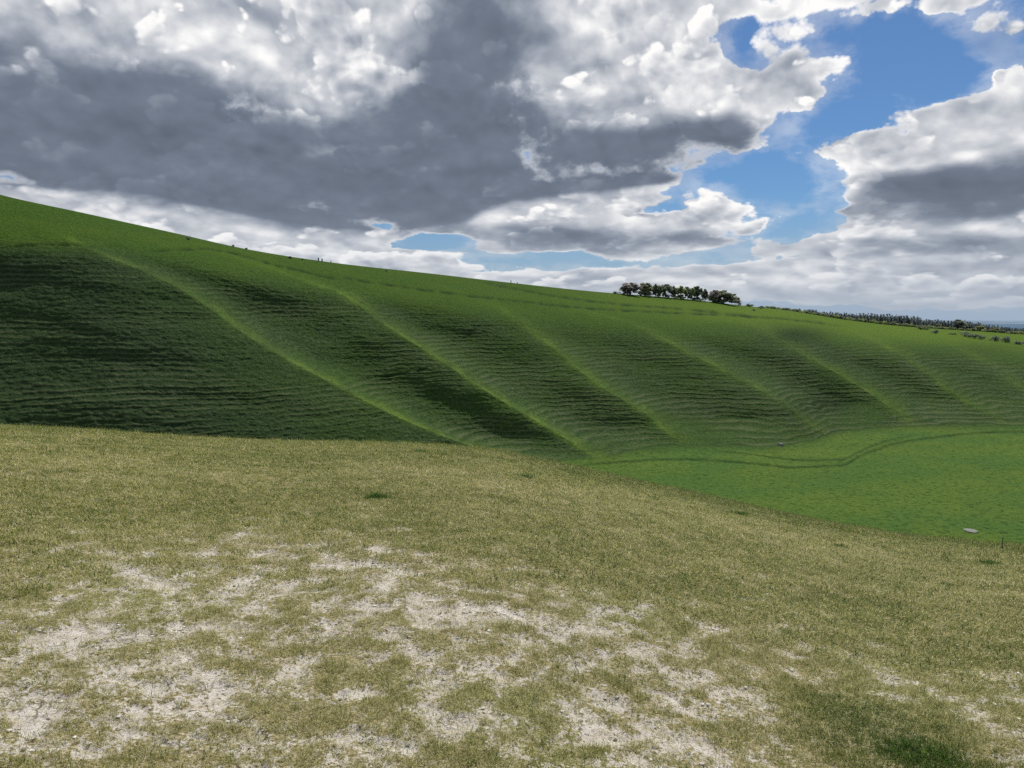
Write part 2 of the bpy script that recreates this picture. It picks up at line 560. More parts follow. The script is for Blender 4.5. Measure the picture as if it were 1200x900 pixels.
# smooth the joins a little along the fall line
ker = np.array([1, 2, 3, 4, 3, 2, 1], float)
ker /= ker.sum()
pad = np.pad(S, ((3, 3), (0, 0)), mode='edge')
S2 = sum(k * pad[i:i + S.shape[0]] for i, k in enumerate(ker))
S2[:4] = S[:4]
S2[-30:] = S[-30:]
Zc = 1.0 / S2
off, near, hollow_shade = ridge_relief(PXg, PYg)
shg, tog = spline(PXg, SHOUL), spline(PXg, TOE)
ridge_w = sst(PYg, shg - 22, shg + 50) * (1 - sst(PYg, tog - 40, tog - 2))
face_w = sst(PYg, shg - 10, shg + 30) * (1 - sst(PYg, tog - 6, tog + 3))
# the ridge lines fade where the picture goes over to the smooth upper slope
Zc = Zc + off * ridge_w
rx = (PXg - 600) / F
ry = (450 - PYg) / F
DIR = np.stack([rx, CP + ry * SP, -SP + ry * CP], -1)
P = DIR * Zc[..., None]
X, Y, Zz = P[..., 0], P[..., 1], P[..., 2]
# broad unevenness
Zc = Zc + 1.6 * fbm(X / 31, Zz / 13 + Y / 55, 3) * face_w + 0.9 * fbm(X / 18 + 9, Y / 18, 3) * (1 - face_w) * sst(PYg, spline(PXg, CREST), spline(PXg, CREST) + 25) * (PYg < tog)
Pz = (DIR * Zc[..., None])[..., 2]
# terracettes: narrow level treads trodden along the contours of the steep faces
warp = 1.1 * fbm(X / 42 + 3, Y / 42, 3) + 0.45 * fbm(X / 9, Y / 9 + 5, 2)
patch = sst(fbm(X / 38 + 40, Pz / 12, 3), -0.35, 0.25)
ph = Pz / 1.30 + warp
saw = np.abs(((ph % 1.0) - 0.30))
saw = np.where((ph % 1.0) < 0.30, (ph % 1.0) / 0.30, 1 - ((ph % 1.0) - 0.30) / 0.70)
ph2 = Pz / 0.70 + 1.9 * warp
saw2 = 1 - np.abs((ph2 % 1.0) * 2 - 1)
irr = 0.55 + 0.9 * np.clip(fbm(X / 11 + 7, np.floor(ph) * 3.7 + Y * 0, 2) + 0.45, 0, 1)
tex_w = face_w * (0.55 + 0.45 * patch) * (1 - 0.75 * near * ridge_w)
terr = (saw * 0.32 * irr + saw2 * 0.20) * tex_w
Zc = Zc - 0.52 * terr * np.clip(Zc / 240, 0.6, 1.5)
# tussocks
ts = fbm(X / 1.5, Pz / 0.75 + Y / 2.6, 3, 0.6)
ts2 = fbm(X / 3.4 + 60, Pz / 1.9 + Y / 6.0, 3, 0.6)
Zc = Zc - (0.24 * ts + 0.24 * ts2) * face_w * (1 - 0.5 * near) - (0.30 * ts + 0.30 * ts2) * (1 - face_w) * (PYg < tog)
# old bank along the edge of the valley floor and small unevenness on it
bm = bank_mask(PXg, PYg)
lift = 0.40 * sst(bm, -1.2, 1.2) + 0.25 * sst(bm - 7 - 3 * np.sin(PXg / 60.0), -1, 1) * sst(PXg, 800, 860) * (1 - sst(PXg, 1040, 1110))
fl_w = sst(PYg, tog - 10, tog + 2)
P = DIR * Zc[..., None]
P[..., 2] += lift * fl_w * sst(PXg, 640, 720) + fl_w * (0.26 * fbm(P[..., 0] / 1.6, P[..., 1] / 1.6, 3, 0.6) + 0.5 * fbm(P[..., 0] / 24, P[..., 1] / 24, 3))
# a faint ditch at the two trodden lines of the upper slope
hz_ = []
for lin, dep in (([(380, 322), (500, 340), (600, 352), (700, 362), (760, 365), (900, 372), (1000, 383)], 0.5), ([(160, 296), (190, 293), (235, 291), (330, 312), (420, 333)], 0.6),
                 ([(0, 290), (40, 287), (80, 286), (110, 290), (130, 296)], 0.7), ([(526, 408), (540, 399), (560, 384), (578, 373)], 0.5), ([(412, 446), (450, 441), (490, 434), (522, 423)], 0.6), ([(560, 330), (640, 345), (720, 356), (800, 362), (900, 372)], 0.35)):
    lo_, hi_ = lin[0][0], lin[-1][0]
    dl_ = PYg - spline(PXg, lin) - 1.2 * fbm(PXg / 30, PXg * 0, 2)
    wv = np.exp(-(dl_ / 1.5) ** 2) * sst(PXg, lo_, lo_ + 25) * (1 - sst(PXg, hi_ - 40, hi_))
    wv = wv * np.clip(0.6 + 1.2 * fbm(PXg / 14, PXg * 0 + 4, 2), 0, 1)
    P[..., 2] -= dep * wv
    hz_.append(wv)
track = np.clip(sum(hz_), 0, 1)
bank_shade = np.exp(-((bm + 0.3 + 0.9 * fbm(PXg / 9, PXg * 0 + 2, 3)) / 0.7) ** 2) * fl_w * sst(PXg, 650, 720) * np.clip(0.75 + 0.7 * fbm(PXg / 25, PXg * 0, 2), 0.2, 1)  # shade of the bank's steep side drawn as a dark line
b2_ = bm - 7 - 3 * np.sin(PXg / 60.0)
bank_shade = np.maximum(bank_shade, 0.8 * np.exp(-((b2_ + 0.8 * fbm(PXg / 8, PXg * 0 + 6, 3)) / 0.6) ** 2) * fl_w * sst(PXg, 820, 870) * (1 - sst(PXg, 1030, 1100)))
toec = np.exp(-((PYg - tog + 4) / 6.0) ** 2) * sst(PXg, 650, 800)
# the far side of the crest: rolls over and falls away behind
crest_row = P[0]
back = []
hd = crest_row.copy()
hl = np.linalg.norm(hd[:, :2], axis=1, keepdims=True)
hu = hd[:, :2] / hl
flat = sst(cols, 760, 960)[:, None]
for t in v_back:
    dd = 160 * t * t + 40 * t
    fall = (-0.0009 * dd * dd - 0.02 * dd) * (1 - flat[:, 0]) + (-0.03 * dd - 0.00022 * dd * dd) * flat[:, 0]
    p = crest_row.copy()
    p[:, :2] += hu * dd
    p[:, 2] += fall + 0 * dd
    back.append(p)
back = np.array(back)
nb = len(back)
Pall = np.concatenate([back, P], 0)
Pall[..., 2] += EYE
z0 = np.zeros((nb, len(cols)))
one = np.ones((nb, len(cols)))


def bk(a, fill=0.0):
    return np.concatenate([z0 + fill, a], 0)


bad = PYg * 0
dark_px = np.zeros_like(PXg)
for cx, cy, rx_, ry_, wt_ in ((935, 392, 34, 9, 1.0), (965, 475, 40, 16, 0.8), (870, 482, 70, 12, 0.35), (1085, 420, 20, 7, 0.3), (1150, 408, 60, 8, 0.4)):
    dark_px += wt_ * np.exp(-(((PXg - cx) / rx_) ** 2 + ((PYg - cy) / ry_) ** 2))
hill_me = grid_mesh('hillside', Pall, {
    'face': bk(face_w), 'ridge': bk(near * sst(PYg, shg - 30, shg + 25)), 'floor': bk(fl_w), 'track': bk(np.clip(track + bank_shade, 0, 1)),
    'terr': bk(np.clip(terr + 0.5 * ts * face_w, 0, 1.4)), 'dark_areas': bk(np.clip(dark_px + 0.45 * toec, 0, 1)),
    'line': bk(saw * tex_w * np.clip(0.3 + irr, 0, 1)), 'riser_shade': bk((1 - sst(saw, 0.05, 0.35)) * tex_w),
    'hollow_shade': bk(hollow_shade * ridge_w),
    'dim': bk((1 - sst(PXg - 0.9 * (PYg - 400), 120, 420)) * face_w),  # where cloud shadow is painted on the left face
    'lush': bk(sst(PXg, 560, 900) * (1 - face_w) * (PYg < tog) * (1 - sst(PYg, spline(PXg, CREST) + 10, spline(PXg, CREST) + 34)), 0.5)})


def attr(t, name):
    nd = t.n('ShaderNodeAttribute', attribute_name=name)
    return nd.outputs['Fac']


hm, t, bsdf = new_mat('downland_turf', 0.95, 0.02)
pos = t.n('ShaderNodeNewGeometry').outputs['Position']
n_big = t.noise(pos, 0.035, 4, 0.55)
n_mid = t.noise(pos, 0.22, 4, 0.6)
n_fine = t.noise(pos, 1.15, 4, 0.65)
n_tiny = t.noise(pos, 4.5, 2, 0.6)
nf = t.m('MULTIPLY_ADD', n_tiny, 0.45, t.m('MULTIPLY', n_fine, 0.55))
turf = t.ramp(nf, [(0.32, (0.014, 0.036, 0.007)), (0.5, (0.036, 0.078, 0.010)), (0.66, (0.072, 0.125, 0.020))])
turf = t.mix(t.sstep(n_big, 0.40, 0.62, 0.0, 0.8), turf, t.ramp(nf, [(0.35, (0.026, 0.056, 0.008)), (0.62, (0.066, 0.112, 0.014))]))
coarse = t.ramp(nf, [(0.33, (0.013, 0.029, 0.011)), (0.5, (0.039, 0.073, 0.023)), (0.64, (0.094, 0.124, 0.056))])
coarse = t.mix(t.sstep(n_big, 0.42, 0.60, 0.0, 0.5), coarse, t.ramp(nf, [(0.35, (0.020, 0.050, 0.010)), (0.62, (0.055, 0.105, 0.022))]))
lush = t.ramp(nf, [(0.34, (0.024, 0.056, 0.011)), (0.47, (0.068, 0.118, 0.022)), (0.62, (0.104, 0.154, 0.034))])
lush = t.mix(t.sstep(n_big, 0.42, 0.60, 0.0, 0.75), lush, t.ramp(nf, [(0.35, (0.034, 0.080, 0.017)), (0.6, (0.064, 0.126, 0.030))]))
lush = t.mix(t.sstep(n_mid, 0.52, 0.68, 0.0, 0.55), lush, (0.085, 0.130, 0.022))
lush = t.mix(t.sstep(t.noise(pos, 0.7, 3, 0.6), 0.54, 0.64, 0.0, 0.55), lush, (0.016, 0.040, 0.010))
fac_face = t.m('MULTIPLY', attr(t, 'face'), t.sstep(n_mid, 0.25, 0.6, 0.55, 1.0))
c = t.mix(fac_face, turf, coarse)
c = t.mix(t.m('MULTIPLY', attr(t, 'ridge'), t.sstep(n_mid, 0.3, 0.62, 0.15, 0.75)), c, t.ramp(nf, [(0.35, (0.060, 0.115, 0.016)), (0.64, (0.150, 0.220, 0.038))]))  # short crest turf, with its sunlit highlight painted in
c = t.mix(t.m('MULTIPLY', attr(t, 'dim'), 0.62), c, t.ramp(nf, [(0.35, (0.014, 0.030, 0.014)), (0.62, (0.044, 0.068, 0.034))]))  # cloud shadow over the left face, put into the turf colour
c = t.mix(t.m('MULTIPLY', attr(t, 'hollow_shade'), t.sstep(nf, 0.38, 0.6, 0.6, 0.05)), c, (0.012, 0.030, 0.010))  # shade in the gullies beside the spurs, darkened in the colour
c = t.mix(attr(t, 'floor'), c, lush)
c = t.mix(t.m('MULTIPLY', attr(t, 'lush'), 0.75), c, t.ramp(nf, [(0.35, (0.055, 0.110, 0.012)), (0.62, (0.105, 0.160, 0.018))]))
c = t.mix(t.m('MULTIPLY', attr(t, 'dark_areas'), t.sstep(nf, 0.36, 0.6, 0.95, 0.45)), c, (0.010, 0.022, 0.011))  # darker patches on the slope and along its foot
c = t.mix(t.m('MULTIPLY', attr(t, 'track'), 0.8), c, (0.012, 0.028, 0.010))
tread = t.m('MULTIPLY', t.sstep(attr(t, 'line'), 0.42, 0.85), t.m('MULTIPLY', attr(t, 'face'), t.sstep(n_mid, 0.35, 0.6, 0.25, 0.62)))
c = t.mix(tread, c, (0.100, 0.116, 0.056))  # bare treads paler, the light they catch painted in as well
c = t.mix(t.m('MULTIPLY', attr(t, 'riser_shade'), 0.42), c, (0.012, 0.026, 0.011))  # shaded risers of the steps, painted darker
pale = t.m('MULTIPLY', t.sstep(n_tiny, 0.60, 0.74), t.m('MULTIPLY', attr(t, 'face'), 0.30))
c = t.mix(pale, c, (0.15, 0.165, 0.10))
t.put(bsdf.inputs['Base Color'], c)
bp = t.n('ShaderNodeBump')
bp.inputs['Strength'].default_value = 0.9
bp.inputs['Distance'].default_value = 0.5
t.put(bp.inputs['Height'], t.m('ADD', n_fine, t.m('MULTIPLY', n_tiny, 0.4)))
t.put(bsdf.inputs['Normal'], bp.outputs[0])
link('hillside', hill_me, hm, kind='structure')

# ------------------------------------------------------------------ far plain out to the horizon and the haze-tinted hills on it
fm, t, bsdf = new_mat('far_country', 1.0, 0.0)
pos = t.n('ShaderNodeNewGeometry').outputs['Position']
n1_ = t.noise(pos, 0.0016, 5, 0.6)
n2_ = t.voro(pos, 0.004, 'F1', out='Color')
cc = t.ramp(n1_, [(0.35, (0.050, 0.085, 0.125)), (0.52, (0.075, 0.115, 0.155)), (0.66, (0.115, 0.155, 0.180))])  # blue-grey: distance haze put into the ground colour
cc = t.mix(0.12, cc, n2_, 'OVERLAY')
t.put(bsdf.inputs['Base Color'], cc)
rr = np.concatenate([[0.0], np.geomspace(60, 45000, 60)])
aa = np.linspace(0, 2 * np.pi, 180, endpoint=False)
RR, AA = np.meshgrid(rr, aa, indexing='ij')
GZ = -118.0 + 14 * fbm(RR * np.sin(AA) / 1400, RR * np.cos(AA) / 1400, 3)
ground_me = grid_mesh('ground', np.stack([RR * np.sin(AA), RR * np.cos(AA), GZ], -1), closed=True)
link('ground', ground_me, fm, kind='structure')


def far_ridge(name, dist, base, amp, seed, colr):
    m, t, b = new_mat(name + '_haze', 1.0, 0.0)
    pos = t.n('ShaderNodeNewGeometry').outputs['Position']
    k = t.noise(pos, 6.0 / dist * 3, 5, 0.6)
    t.put(b.inputs['Base Color'], t.ramp(k, [(0.35, tuple(x * 0.8 for x in colr)), (0.65, tuple(x * 1.2 for x in colr))]))  # haze of each distance is put into the base colour
    az_ = np.linspace(R(-60), R(75), 500)
    prof = base + amp * fbm(az_ * 9 + seed, az_ * 0 + seed, 5, 0.55)
    out = []
    for f_, h_ in ((0.90, 0.0), (0.94, 0.45), (0.97, 0.8), (1.0, 1.0), (1.04, 0.85), (1.1, 0.0)):
        d = dist * f_
        out.append(np.stack([d * np.sin(az_), d * np.cos(az_), -125 + (prof + 125) * h_], -1))
    link(name, grid_mesh(name, np.array(out)), m, kind='structure')


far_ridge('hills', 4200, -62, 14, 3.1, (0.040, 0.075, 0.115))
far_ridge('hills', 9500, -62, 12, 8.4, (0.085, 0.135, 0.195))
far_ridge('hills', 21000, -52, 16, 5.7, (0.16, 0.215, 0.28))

# ------------------------------------------------------------------ the trodden brow in front
EDGE = [(-260, 488), (0, 500), (100, 505), (200, 512), (330, 518), (450, 520), (560, 526), (640, 541), (720, 559), (800, 576), (900, 599), (1000, 619),
        (1100, 633), (1200, 641), (1460, 650)]
_ex = np.arange(-260, 1461, 20.0)
_er = ray(_ex, spline(_ex, EDGE))
_eaz = np.arctan2(_er[:, 0], _er[:, 1])
_edep = -_er[:, 2] / np.hypot(_er[:, 0], _er[:, 1])


def brow_coef(a):
    """profile z = -EYE - c1 r - c2 r^2 seen from the eye, by azimuth"""
    dep = np.interp(a, _eaz, _edep)
    re_ = 21.0 - 3.0 * sst(a, R(-20), R(30))
    c2 = EYE / re_ ** 2
    c1 = dep - 2 * np.sqrt(EYE * c2)
    side = sst(np.abs(a), R(42), R(110))
    return c1 * (1 - side) + 0.0 * side, c2 * (1 - side) + 0.0015 * side


def brow_base(x, y):
    r = np.hypot(x, y)
    a = np.arctan2(x, y)
    c1, c2 = brow_coef(a)
    lim = 0.66
    rl = np.maximum((lim - c1) / (2 * c2), 0)
    q = np.minimum(r, rl)
    near_ = sst(r, 0.0, 2.0)
    return -(c1 * near_ * q + c2 * q * q) - lim * np.maximum(r - rl, 0)


def rotnoise(x, y, s, o, seed):
    return fbm(x / s + seed * 3.1, y / s - seed * 1.7, o)


def bare_amount(x, y):
    """0 = closed sward, 1 = bare chalk"""
    r = np.hypot(x, y)
    wx = x + 0.10 * fbm(x / 0.35, y / 0.35, 2)
    wy = y + 0.10 * fbm(x / 0.35 + 31, y / 0.35, 2)
    n = 0.13 * fbm(wx / 0.95 + 2.0, wy / 0.8, 5, 0.62) + 0.74 * fbm(wx / 0.23 + 8, wy / 0.23 + 3, 4, 0.65) + 0.22 * fbm(x / 3.2 + 20, y / 3.2, 2)
    a = np.arctan2(x, y)
    thr = 0.32 - 0.24 * (1 - sst(r, 2.6, 9.0)) + 0.22 * sst(r, 8, 13)
    thr = thr + 0.04 * sst(a, R(14), R(30))
    for bx, by, br, bw in GREEN:
        thr = thr + bw * np.exp(-((x - bx) ** 2 + (y - by) ** 2) / br ** 2)
    for bx, by, sx, sy, bw in CHALK:
        thr = thr - 0.7 * bw * np.exp(-((x - bx) ** 2 / sx ** 2 + (y - by) ** 2 / sy ** 2))
    return n - thr


def brow_at(px, py):
    """where a photograph point meets the brow"""
    d = ray(px, py)
    t = np.linspace(1.5, 40, 4000)
    x, y, z = d[0] * t, d[1] * t, d[2] * t
    g = brow_base(x, y) - EYE
    k = int(np.argmax(z < g))
    return float(x[k]), float(y[k])


GREEN = [(*brow_at(1085, 895), 0.30, 0.5), (*brow_at(1000, 835), 0.28, 0.3), (*brow_at(985, 880), 0.25, 0.15), (*brow_at(640, 880), 0.12, 0.1)]
CHALK = [(*brow_at(835, 812), 0.26, 0.15, 0.38), (*brow_at(380, 872), 0.30, 0.14, 0.28), (*brow_at(60, 745), 0.35, 0.2, 0.28), (*brow_at(20, 835), 0.3, 0.15, 0.25), (*brow_at(510, 715), 0.45, 0.3, 0.22),
         (*brow_at(570, 850), 0.3, 0.15, 0.18), (*brow_at(690, 738), 0.3, 0.2, 0.25), (*brow_at(430, 655), 0.9, 0.4, 0.16), (*brow_at(200, 800), 0.4, 0.2, 0.15), (*brow_at(780, 870), 0.4, 0.12, 0.25),
         (*brow_at(1060, 800), 0.35, 0.2, 0.12), (*brow_at(280, 690), 0.7, 0.4, 0.12)]

azs = np.concatenate([np.linspace(R(-44), R(44), 1250), np.linspace(R(44), R(316), 150)[1:-1]])
rs = np.concatenate([np.geomspace(0.25, 2.0, 20, endpoint=False), np.geomspace(2.0, 26, 560, endpoint=False), np.geomspace(26, 110, 60)])
RR, AA = np.meshgrid(rs, azs, indexing='ij')
BX, BY = RR * np.sin(AA), RR * np.cos(AA)
BZ = brow_base(BX, BY)
inner = (np.abs((AA + np.pi) % (2 * np.pi) - np.pi) < R(44.1)) & (RR < 27)
bare_g = bare_amount(BX, BY)
fine_w = 1 - sst(RR, 12, 26)
BZ = BZ + 0.030 * fbm(BX / 1.3, BY / 1.3, 3) * sst(RR, 1, 3) * (1 - sst(RR, 14, 20)) + 0.012 * fbm(BX / 0.22, BY / 0.22, 3) * fine_w - 0.014 * sst(bare_g, -0.05, 0.12) * fine_w
BZ = np.maximum(BZ, -47.0 + 0 * BZ)
brow_me = grid_mesh('trodden_brow', np.stack([BX, BY, BZ], -1), {'bare': bare_g, 'far': sst(RR, 3, 14)}, closed=True)

gm, t, bsdf = new_mat('chalk_and_thatch', 0.92, 0.08)
pos = t.n('ShaderNodeNewGeometry').outputs['Position']
nb1 = t.noise(pos, 9.0, 5, 0.65)
nb2 = t.noise(pos, 60.0, 4, 0.7)
nb3 = t.noise(pos, 210.0, 2, 0.6)
chalk = t.ramp(nb1, [(0.30, (0.42, 0.38, 0.335)), (0.5, (0.51, 0.47, 0.425)), (0.7, (0.61, 0.58, 0.54))])
chalk = t.mix(t.sstep(nb3, 0.42, 0.62, 0.0, 0.35), chalk, (0.30, 0.265, 0.22))
wp = t.v('MULTIPLY_ADD', t.v('SUBTRACT', t.noise(pos, 14.0, 3, 0.6, color=True), (0.5, 0.5, 0.5)), (0.07, 0.07, 0.0), pos)
crack = t.voro(wp, 9.0, 'DISTANCE_TO_EDGE')
crack2 = t.voro(wp, 24.0, 'DISTANCE_TO_EDGE')
ck = t.m('MAXIMUM', t.sstep(crack, 0.012, 0.045, 1.0, 0.0), t.sstep(crack2, 0.01, 0.05, 0.45, 0.0))
ck = t.m('MULTIPLY', ck, t.m('MULTIPLY', t.sstep(t.noise(pos, 2.2, 2), 0.52, 0.64), t.sstep(nb1, 0.35, 0.6)))
chalk = t.mix(t.m('MULTIPLY', ck, 0.75), chalk, (0.085, 0.075, 0.055))
th = t.ramp(nb2, [(0.28, (0.060, 0.048, 0.022)), (0.44, (0.17, 0.145, 0.068)), (0.58, (0.34, 0.295, 0.175)), (0.72, (0.52, 0.465, 0.345))])
ngr = t.noise(pos, 0.55, 4, 0.55)
th = t.mix(t.sstep(ngr, 0.45, 0.65, 0.0, 0.55), th, t.ramp(nb2, [(0.3, (0.075, 0.105, 0.022)), (0.6, (0.21, 0.235, 0.075))]))
nb4 = t.noise(pos, 26.0, 4, 0.7)
br = t.m('MULTIPLY_ADD', t.m('SUBTRACT', nb2, 0.5), 0.8, attr(t, 'bare'))
br = t.m('MULTIPLY_ADD', t.m('SUBTRACT', nb4, 0.5), 1.1, br)
br = t.m('ADD', br, t.m('MULTIPLY_ADD', attr(t, 'far'), -0.12, 0.025))
msk = t.sstep(br, -0.07, 0.08)
c = t.mix(msk, th, chalk)
t.put(bsdf.inputs['Base Color'], c)
bp = t.n('ShaderNodeBump')
bp.inputs['Strength'].default_value = 0.8
bp.inputs['Distance'].default_value = 0.012
hgt = t.m('ADD', t.m('MULTIPLY', nb2, 1.0), t.m('MULTIPLY', nb3, 0.35))
t.put(bp.inputs['Height'], t.m('MULTIPLY_ADD', ck, -0.9, hgt))
t.put(bsdf.inputs['Normal'], bp.outputs[0])
link('trodden_brow', brow_me, gm, kind='structure')

# ------------------------------------------------------------------ short turf on the brow: clumps scattered over it
gmat, t, bsdf = new_mat('grass_blades', 0.6, 0.15)
tint = t.n('ShaderNodeAttribute', attribute_name='tint', attribute_type='INSTANCER').outputs['Fac']
own = t.n('ShaderNodeAttribute', attribute_name='shade', attribute_type='GEOMETRY').outputs['Fac']
oi = t.n('ShaderNodeObjectInfo').outputs['Random']
key = t.m('ADD', tint, t.m('MULTIPLY', t.m('SUBTRACT', own, 0.5), 0.72))
bl = t.ramp(key, [(0.0, (0.028, 0.078, 0.012)), (0.22, (0.105, 0.175, 0.026)), (0.42, (0.33, 0.335, 0.085)), (0.62, (0.56, 0.51, 0.235)), (0.82, (0.68, 0.61, 0.37)), (1.0, (0.78, 0.72, 0.55))])
bl = t.mix(t.m('MULTIPLY', oi, 0.22), bl, (0.13, 0.115, 0.03))
t.put(bsdf.inputs['Base Color'], bl)
tr = t.n('ShaderNodeBsdfTranslucent')
t.put(tr.inputs[0], bl)
mx = t.n('ShaderNodeMixShader')
mx.inputs[0].default_value = 0.48
out_n = [n for n in gmat.node_tree.nodes if n.type == 'OUTPUT_MATERIAL'][0]
gmat.node_tree.links.new(bsdf.outputs[0], mx.inputs[1])
gmat.node_tree.links.new(tr.outputs[0], mx.inputs[2])
gmat.node_tree.links.new(mx.outputs[0], out_n.inputs[0])


def clump_mesh(name, seed, nbl, foot, lmin, lmax, wid, lean, segs=2):
    rg = random.Random(seed)
    V, Fc, sh = [], [], []
    for _ in range(nbl):
        q = foot * math.sqrt(rg.random())
        a = rg.uniform(0, 2 * math.pi)
        bx, by = q * math.cos(a), q * math.sin(a)
        d = rg.uniform(0, 2 * math.pi)
        ln = rg.uniform(lmin, lmax)
        le = lean * rg.uniform(0.5, 1.25)
        wd = wid * rg.uniform(0.7, 1.3)
        tx, ty = -math.sin(d), math.cos(d)
        s = rg.random()
        i0 = len(V)
        x, z, ang = 0.0, -0.002, math.pi / 2 - le * 0.6
        for k in range(segs + 1):
            f = 1 - k / segs
            hw = wd * (0.25 + 0.75 * f) * 0.5 if k < segs else wd * 0.08
            px_, py_ = bx + x * math.cos(d), by + x * math.sin(d)
            V.append((px_ - tx * hw, py_ - ty * hw, z))
            V.append((px_ + tx * hw, py_ + ty * hw, z))
            sh += [s, s]
            x += math.cos(ang) * ln / segs
            z += math.sin(ang) * ln / segs
            z = max(z, 0.002)
            ang -= le / segs * 1.3
        for k in range(segs):
            j = i0 + 2 * k
            Fc.append((j, j + 1, j + 3, j + 2))
    me = raw_mesh(name, V, Fc)
    a = me.attributes.new('shade', 'FLOAT', 'POINT')
    a.data.foreach_set('value', np.array(sh, np.float32))
    me.polygons.foreach_set('use_smooth', np.ones(len(me.polygons), bool))
    me.materials.append(gmat)
    return me


clumps = bpy.data.collections.new('grass_clumps')
SPECS = [  # blades, footprint, shortest, longest, width, lean
    (26, 0.030, 0.010, 0.034, 0.0020, 1.1), (30, 0.040, 0.008, 0.026, 0.0022, 1.35), (22, 0.026, 0.012, 0.045, 0.0020, 0.8),
    (18, 0.050, 0.015, 0.050, 0.0022, 1.6), (46, 0.085, 0.012, 0.040, 0.0042, 1.2), (46, 0.090, 0.015, 0.045, 0.0042, 1.45),
    (70, 0.160, 0.020, 0.050, 0.0075, 1.2), (70, 0.170, 0.020, 0.055, 0.0080, 1.4),
    (9, 0.070, 0.012, 0.045, 0.0019, 2.6), (12, 0.100, 0.010, 0.035, 0.0026, 2.6),
    (7, 0.018, 0.040, 0.085, 0.0024, 0.7), (5, 0.012, 0.050, 0.110, 0.0020, 0.9), (16, 0.060, 0.040, 0.120, 0.0085, 0.9)]  # dead blades lying flat; then taller sprigs
for i, sp in enumerate(SPECS):
    cm = bpy.data.objects.new('clump', clump_mesh('clump', 50 + i, *sp))
    cm.name = 'clump_%s' % 'abcdefghijklm'[i]
    clumps.objects.link(cm)


def gn_scatter(name, pts, rotz, scl, idx, tint_, coll, tilt=None):
    me = bpy.data.meshes.new(name)
    n_ = len(pts)
    me.vertices.add(n_)
    me.vertices.foreach_set('co', pts.reshape(-1).astype(np.float32))
    for k, v, ty in (('rz', rotz, 'FLOAT'), ('sc', scl, 'FLOAT'), ('ix', idx, 'INT'), ('tn', tint_, 'FLOAT')):
        a_ = me.attributes.new(k, ty, 'POINT')
        a_.data.foreach_set('value', v.astype(np.int32 if ty == 'INT' else np.float32))
    ng = bpy.data.node_groups.new(name, 'GeometryNodeTree')
    ng.interface.new_socket('Geometry', in_out='INPUT', socket_type='NodeSocketGeometry')
    ng.interface.new_socket('Geometry', in_out='OUTPUT', socket_type='NodeSocketGeometry')
    N = ng.nodes
    gi, go = N.new('NodeGroupInput'), N.new('NodeGroupOutput')

    def na(nm, ty):
        nd = N.new('GeometryNodeInputNamedAttribute')
        nd.data_type = ty
        nd.inputs[0].default_value = nm
        return nd.outputs[0]
    ci = N.new('GeometryNodeCollectionInfo')
    ci.inputs['Collection'].default_value = coll
    ci.inputs['Separate Children'].default_value = True
    ci.inputs['Reset Children'].default_value = True
    ip = N.new('GeometryNodeInstanceOnPoints')
    ip.inputs['Pick Instance'].default_value = True
    cx = N.new('ShaderNodeCombineXYZ')
    L = ng.links
    L.new(gi.outputs[0], ip.inputs['Points'])
    L.new(ci.outputs[0], ip.inputs['Instance'])
    L.new(na('ix', 'INT'), ip.inputs['Instance Index'])
    L.new(na('rz', 'FLOAT'), cx.inputs[2])
    L.new(cx.outputs[0], ip.inputs['Rotation'])
    L.new(na('sc', 'FLOAT'), ip.inputs['Scale'])
    st = N.new('GeometryNodeStoreNamedAttribute')
    st.data_type = 'FLOAT'
    st.domain = 'INSTANCE'
    st.inputs['Name'].default_value = 'tint'
    L.new(ip.outputs[0], st.inputs[0])
    L.new(na('tn', 'FLOAT'), st.inputs['Value'])
    L.new(st.outputs[0], go.inputs[0])
    o = link(name, me)
    md = o.modifiers.new('scatter', 'NODES')
    md.node_group = ng
    return o


rg = np.random.default_rng(5)
_logr = np.log(rs)


def brow_z(x, y):
    """height on the built mesh (bilinear)"""
    r, a = np.hypot(x, y), np.arctan2(x, y)
    fi = np.clip(np.interp(r, rs, np.arange(len(rs))), 0, len(rs) - 2)
    fj = np.clip((a - R(-44)) / (R(88) / 1249), 0, 1248)
    i, j = fi.astype(int), fj.astype(int)
    u, v = fi - i, fj - j
    return (BZ[i, j] * (1 - u) + BZ[i + 1, j] * u) * (1 - v) + (BZ[i, j + 1] * (1 - u) + BZ[i + 1, j + 1] * u) * v


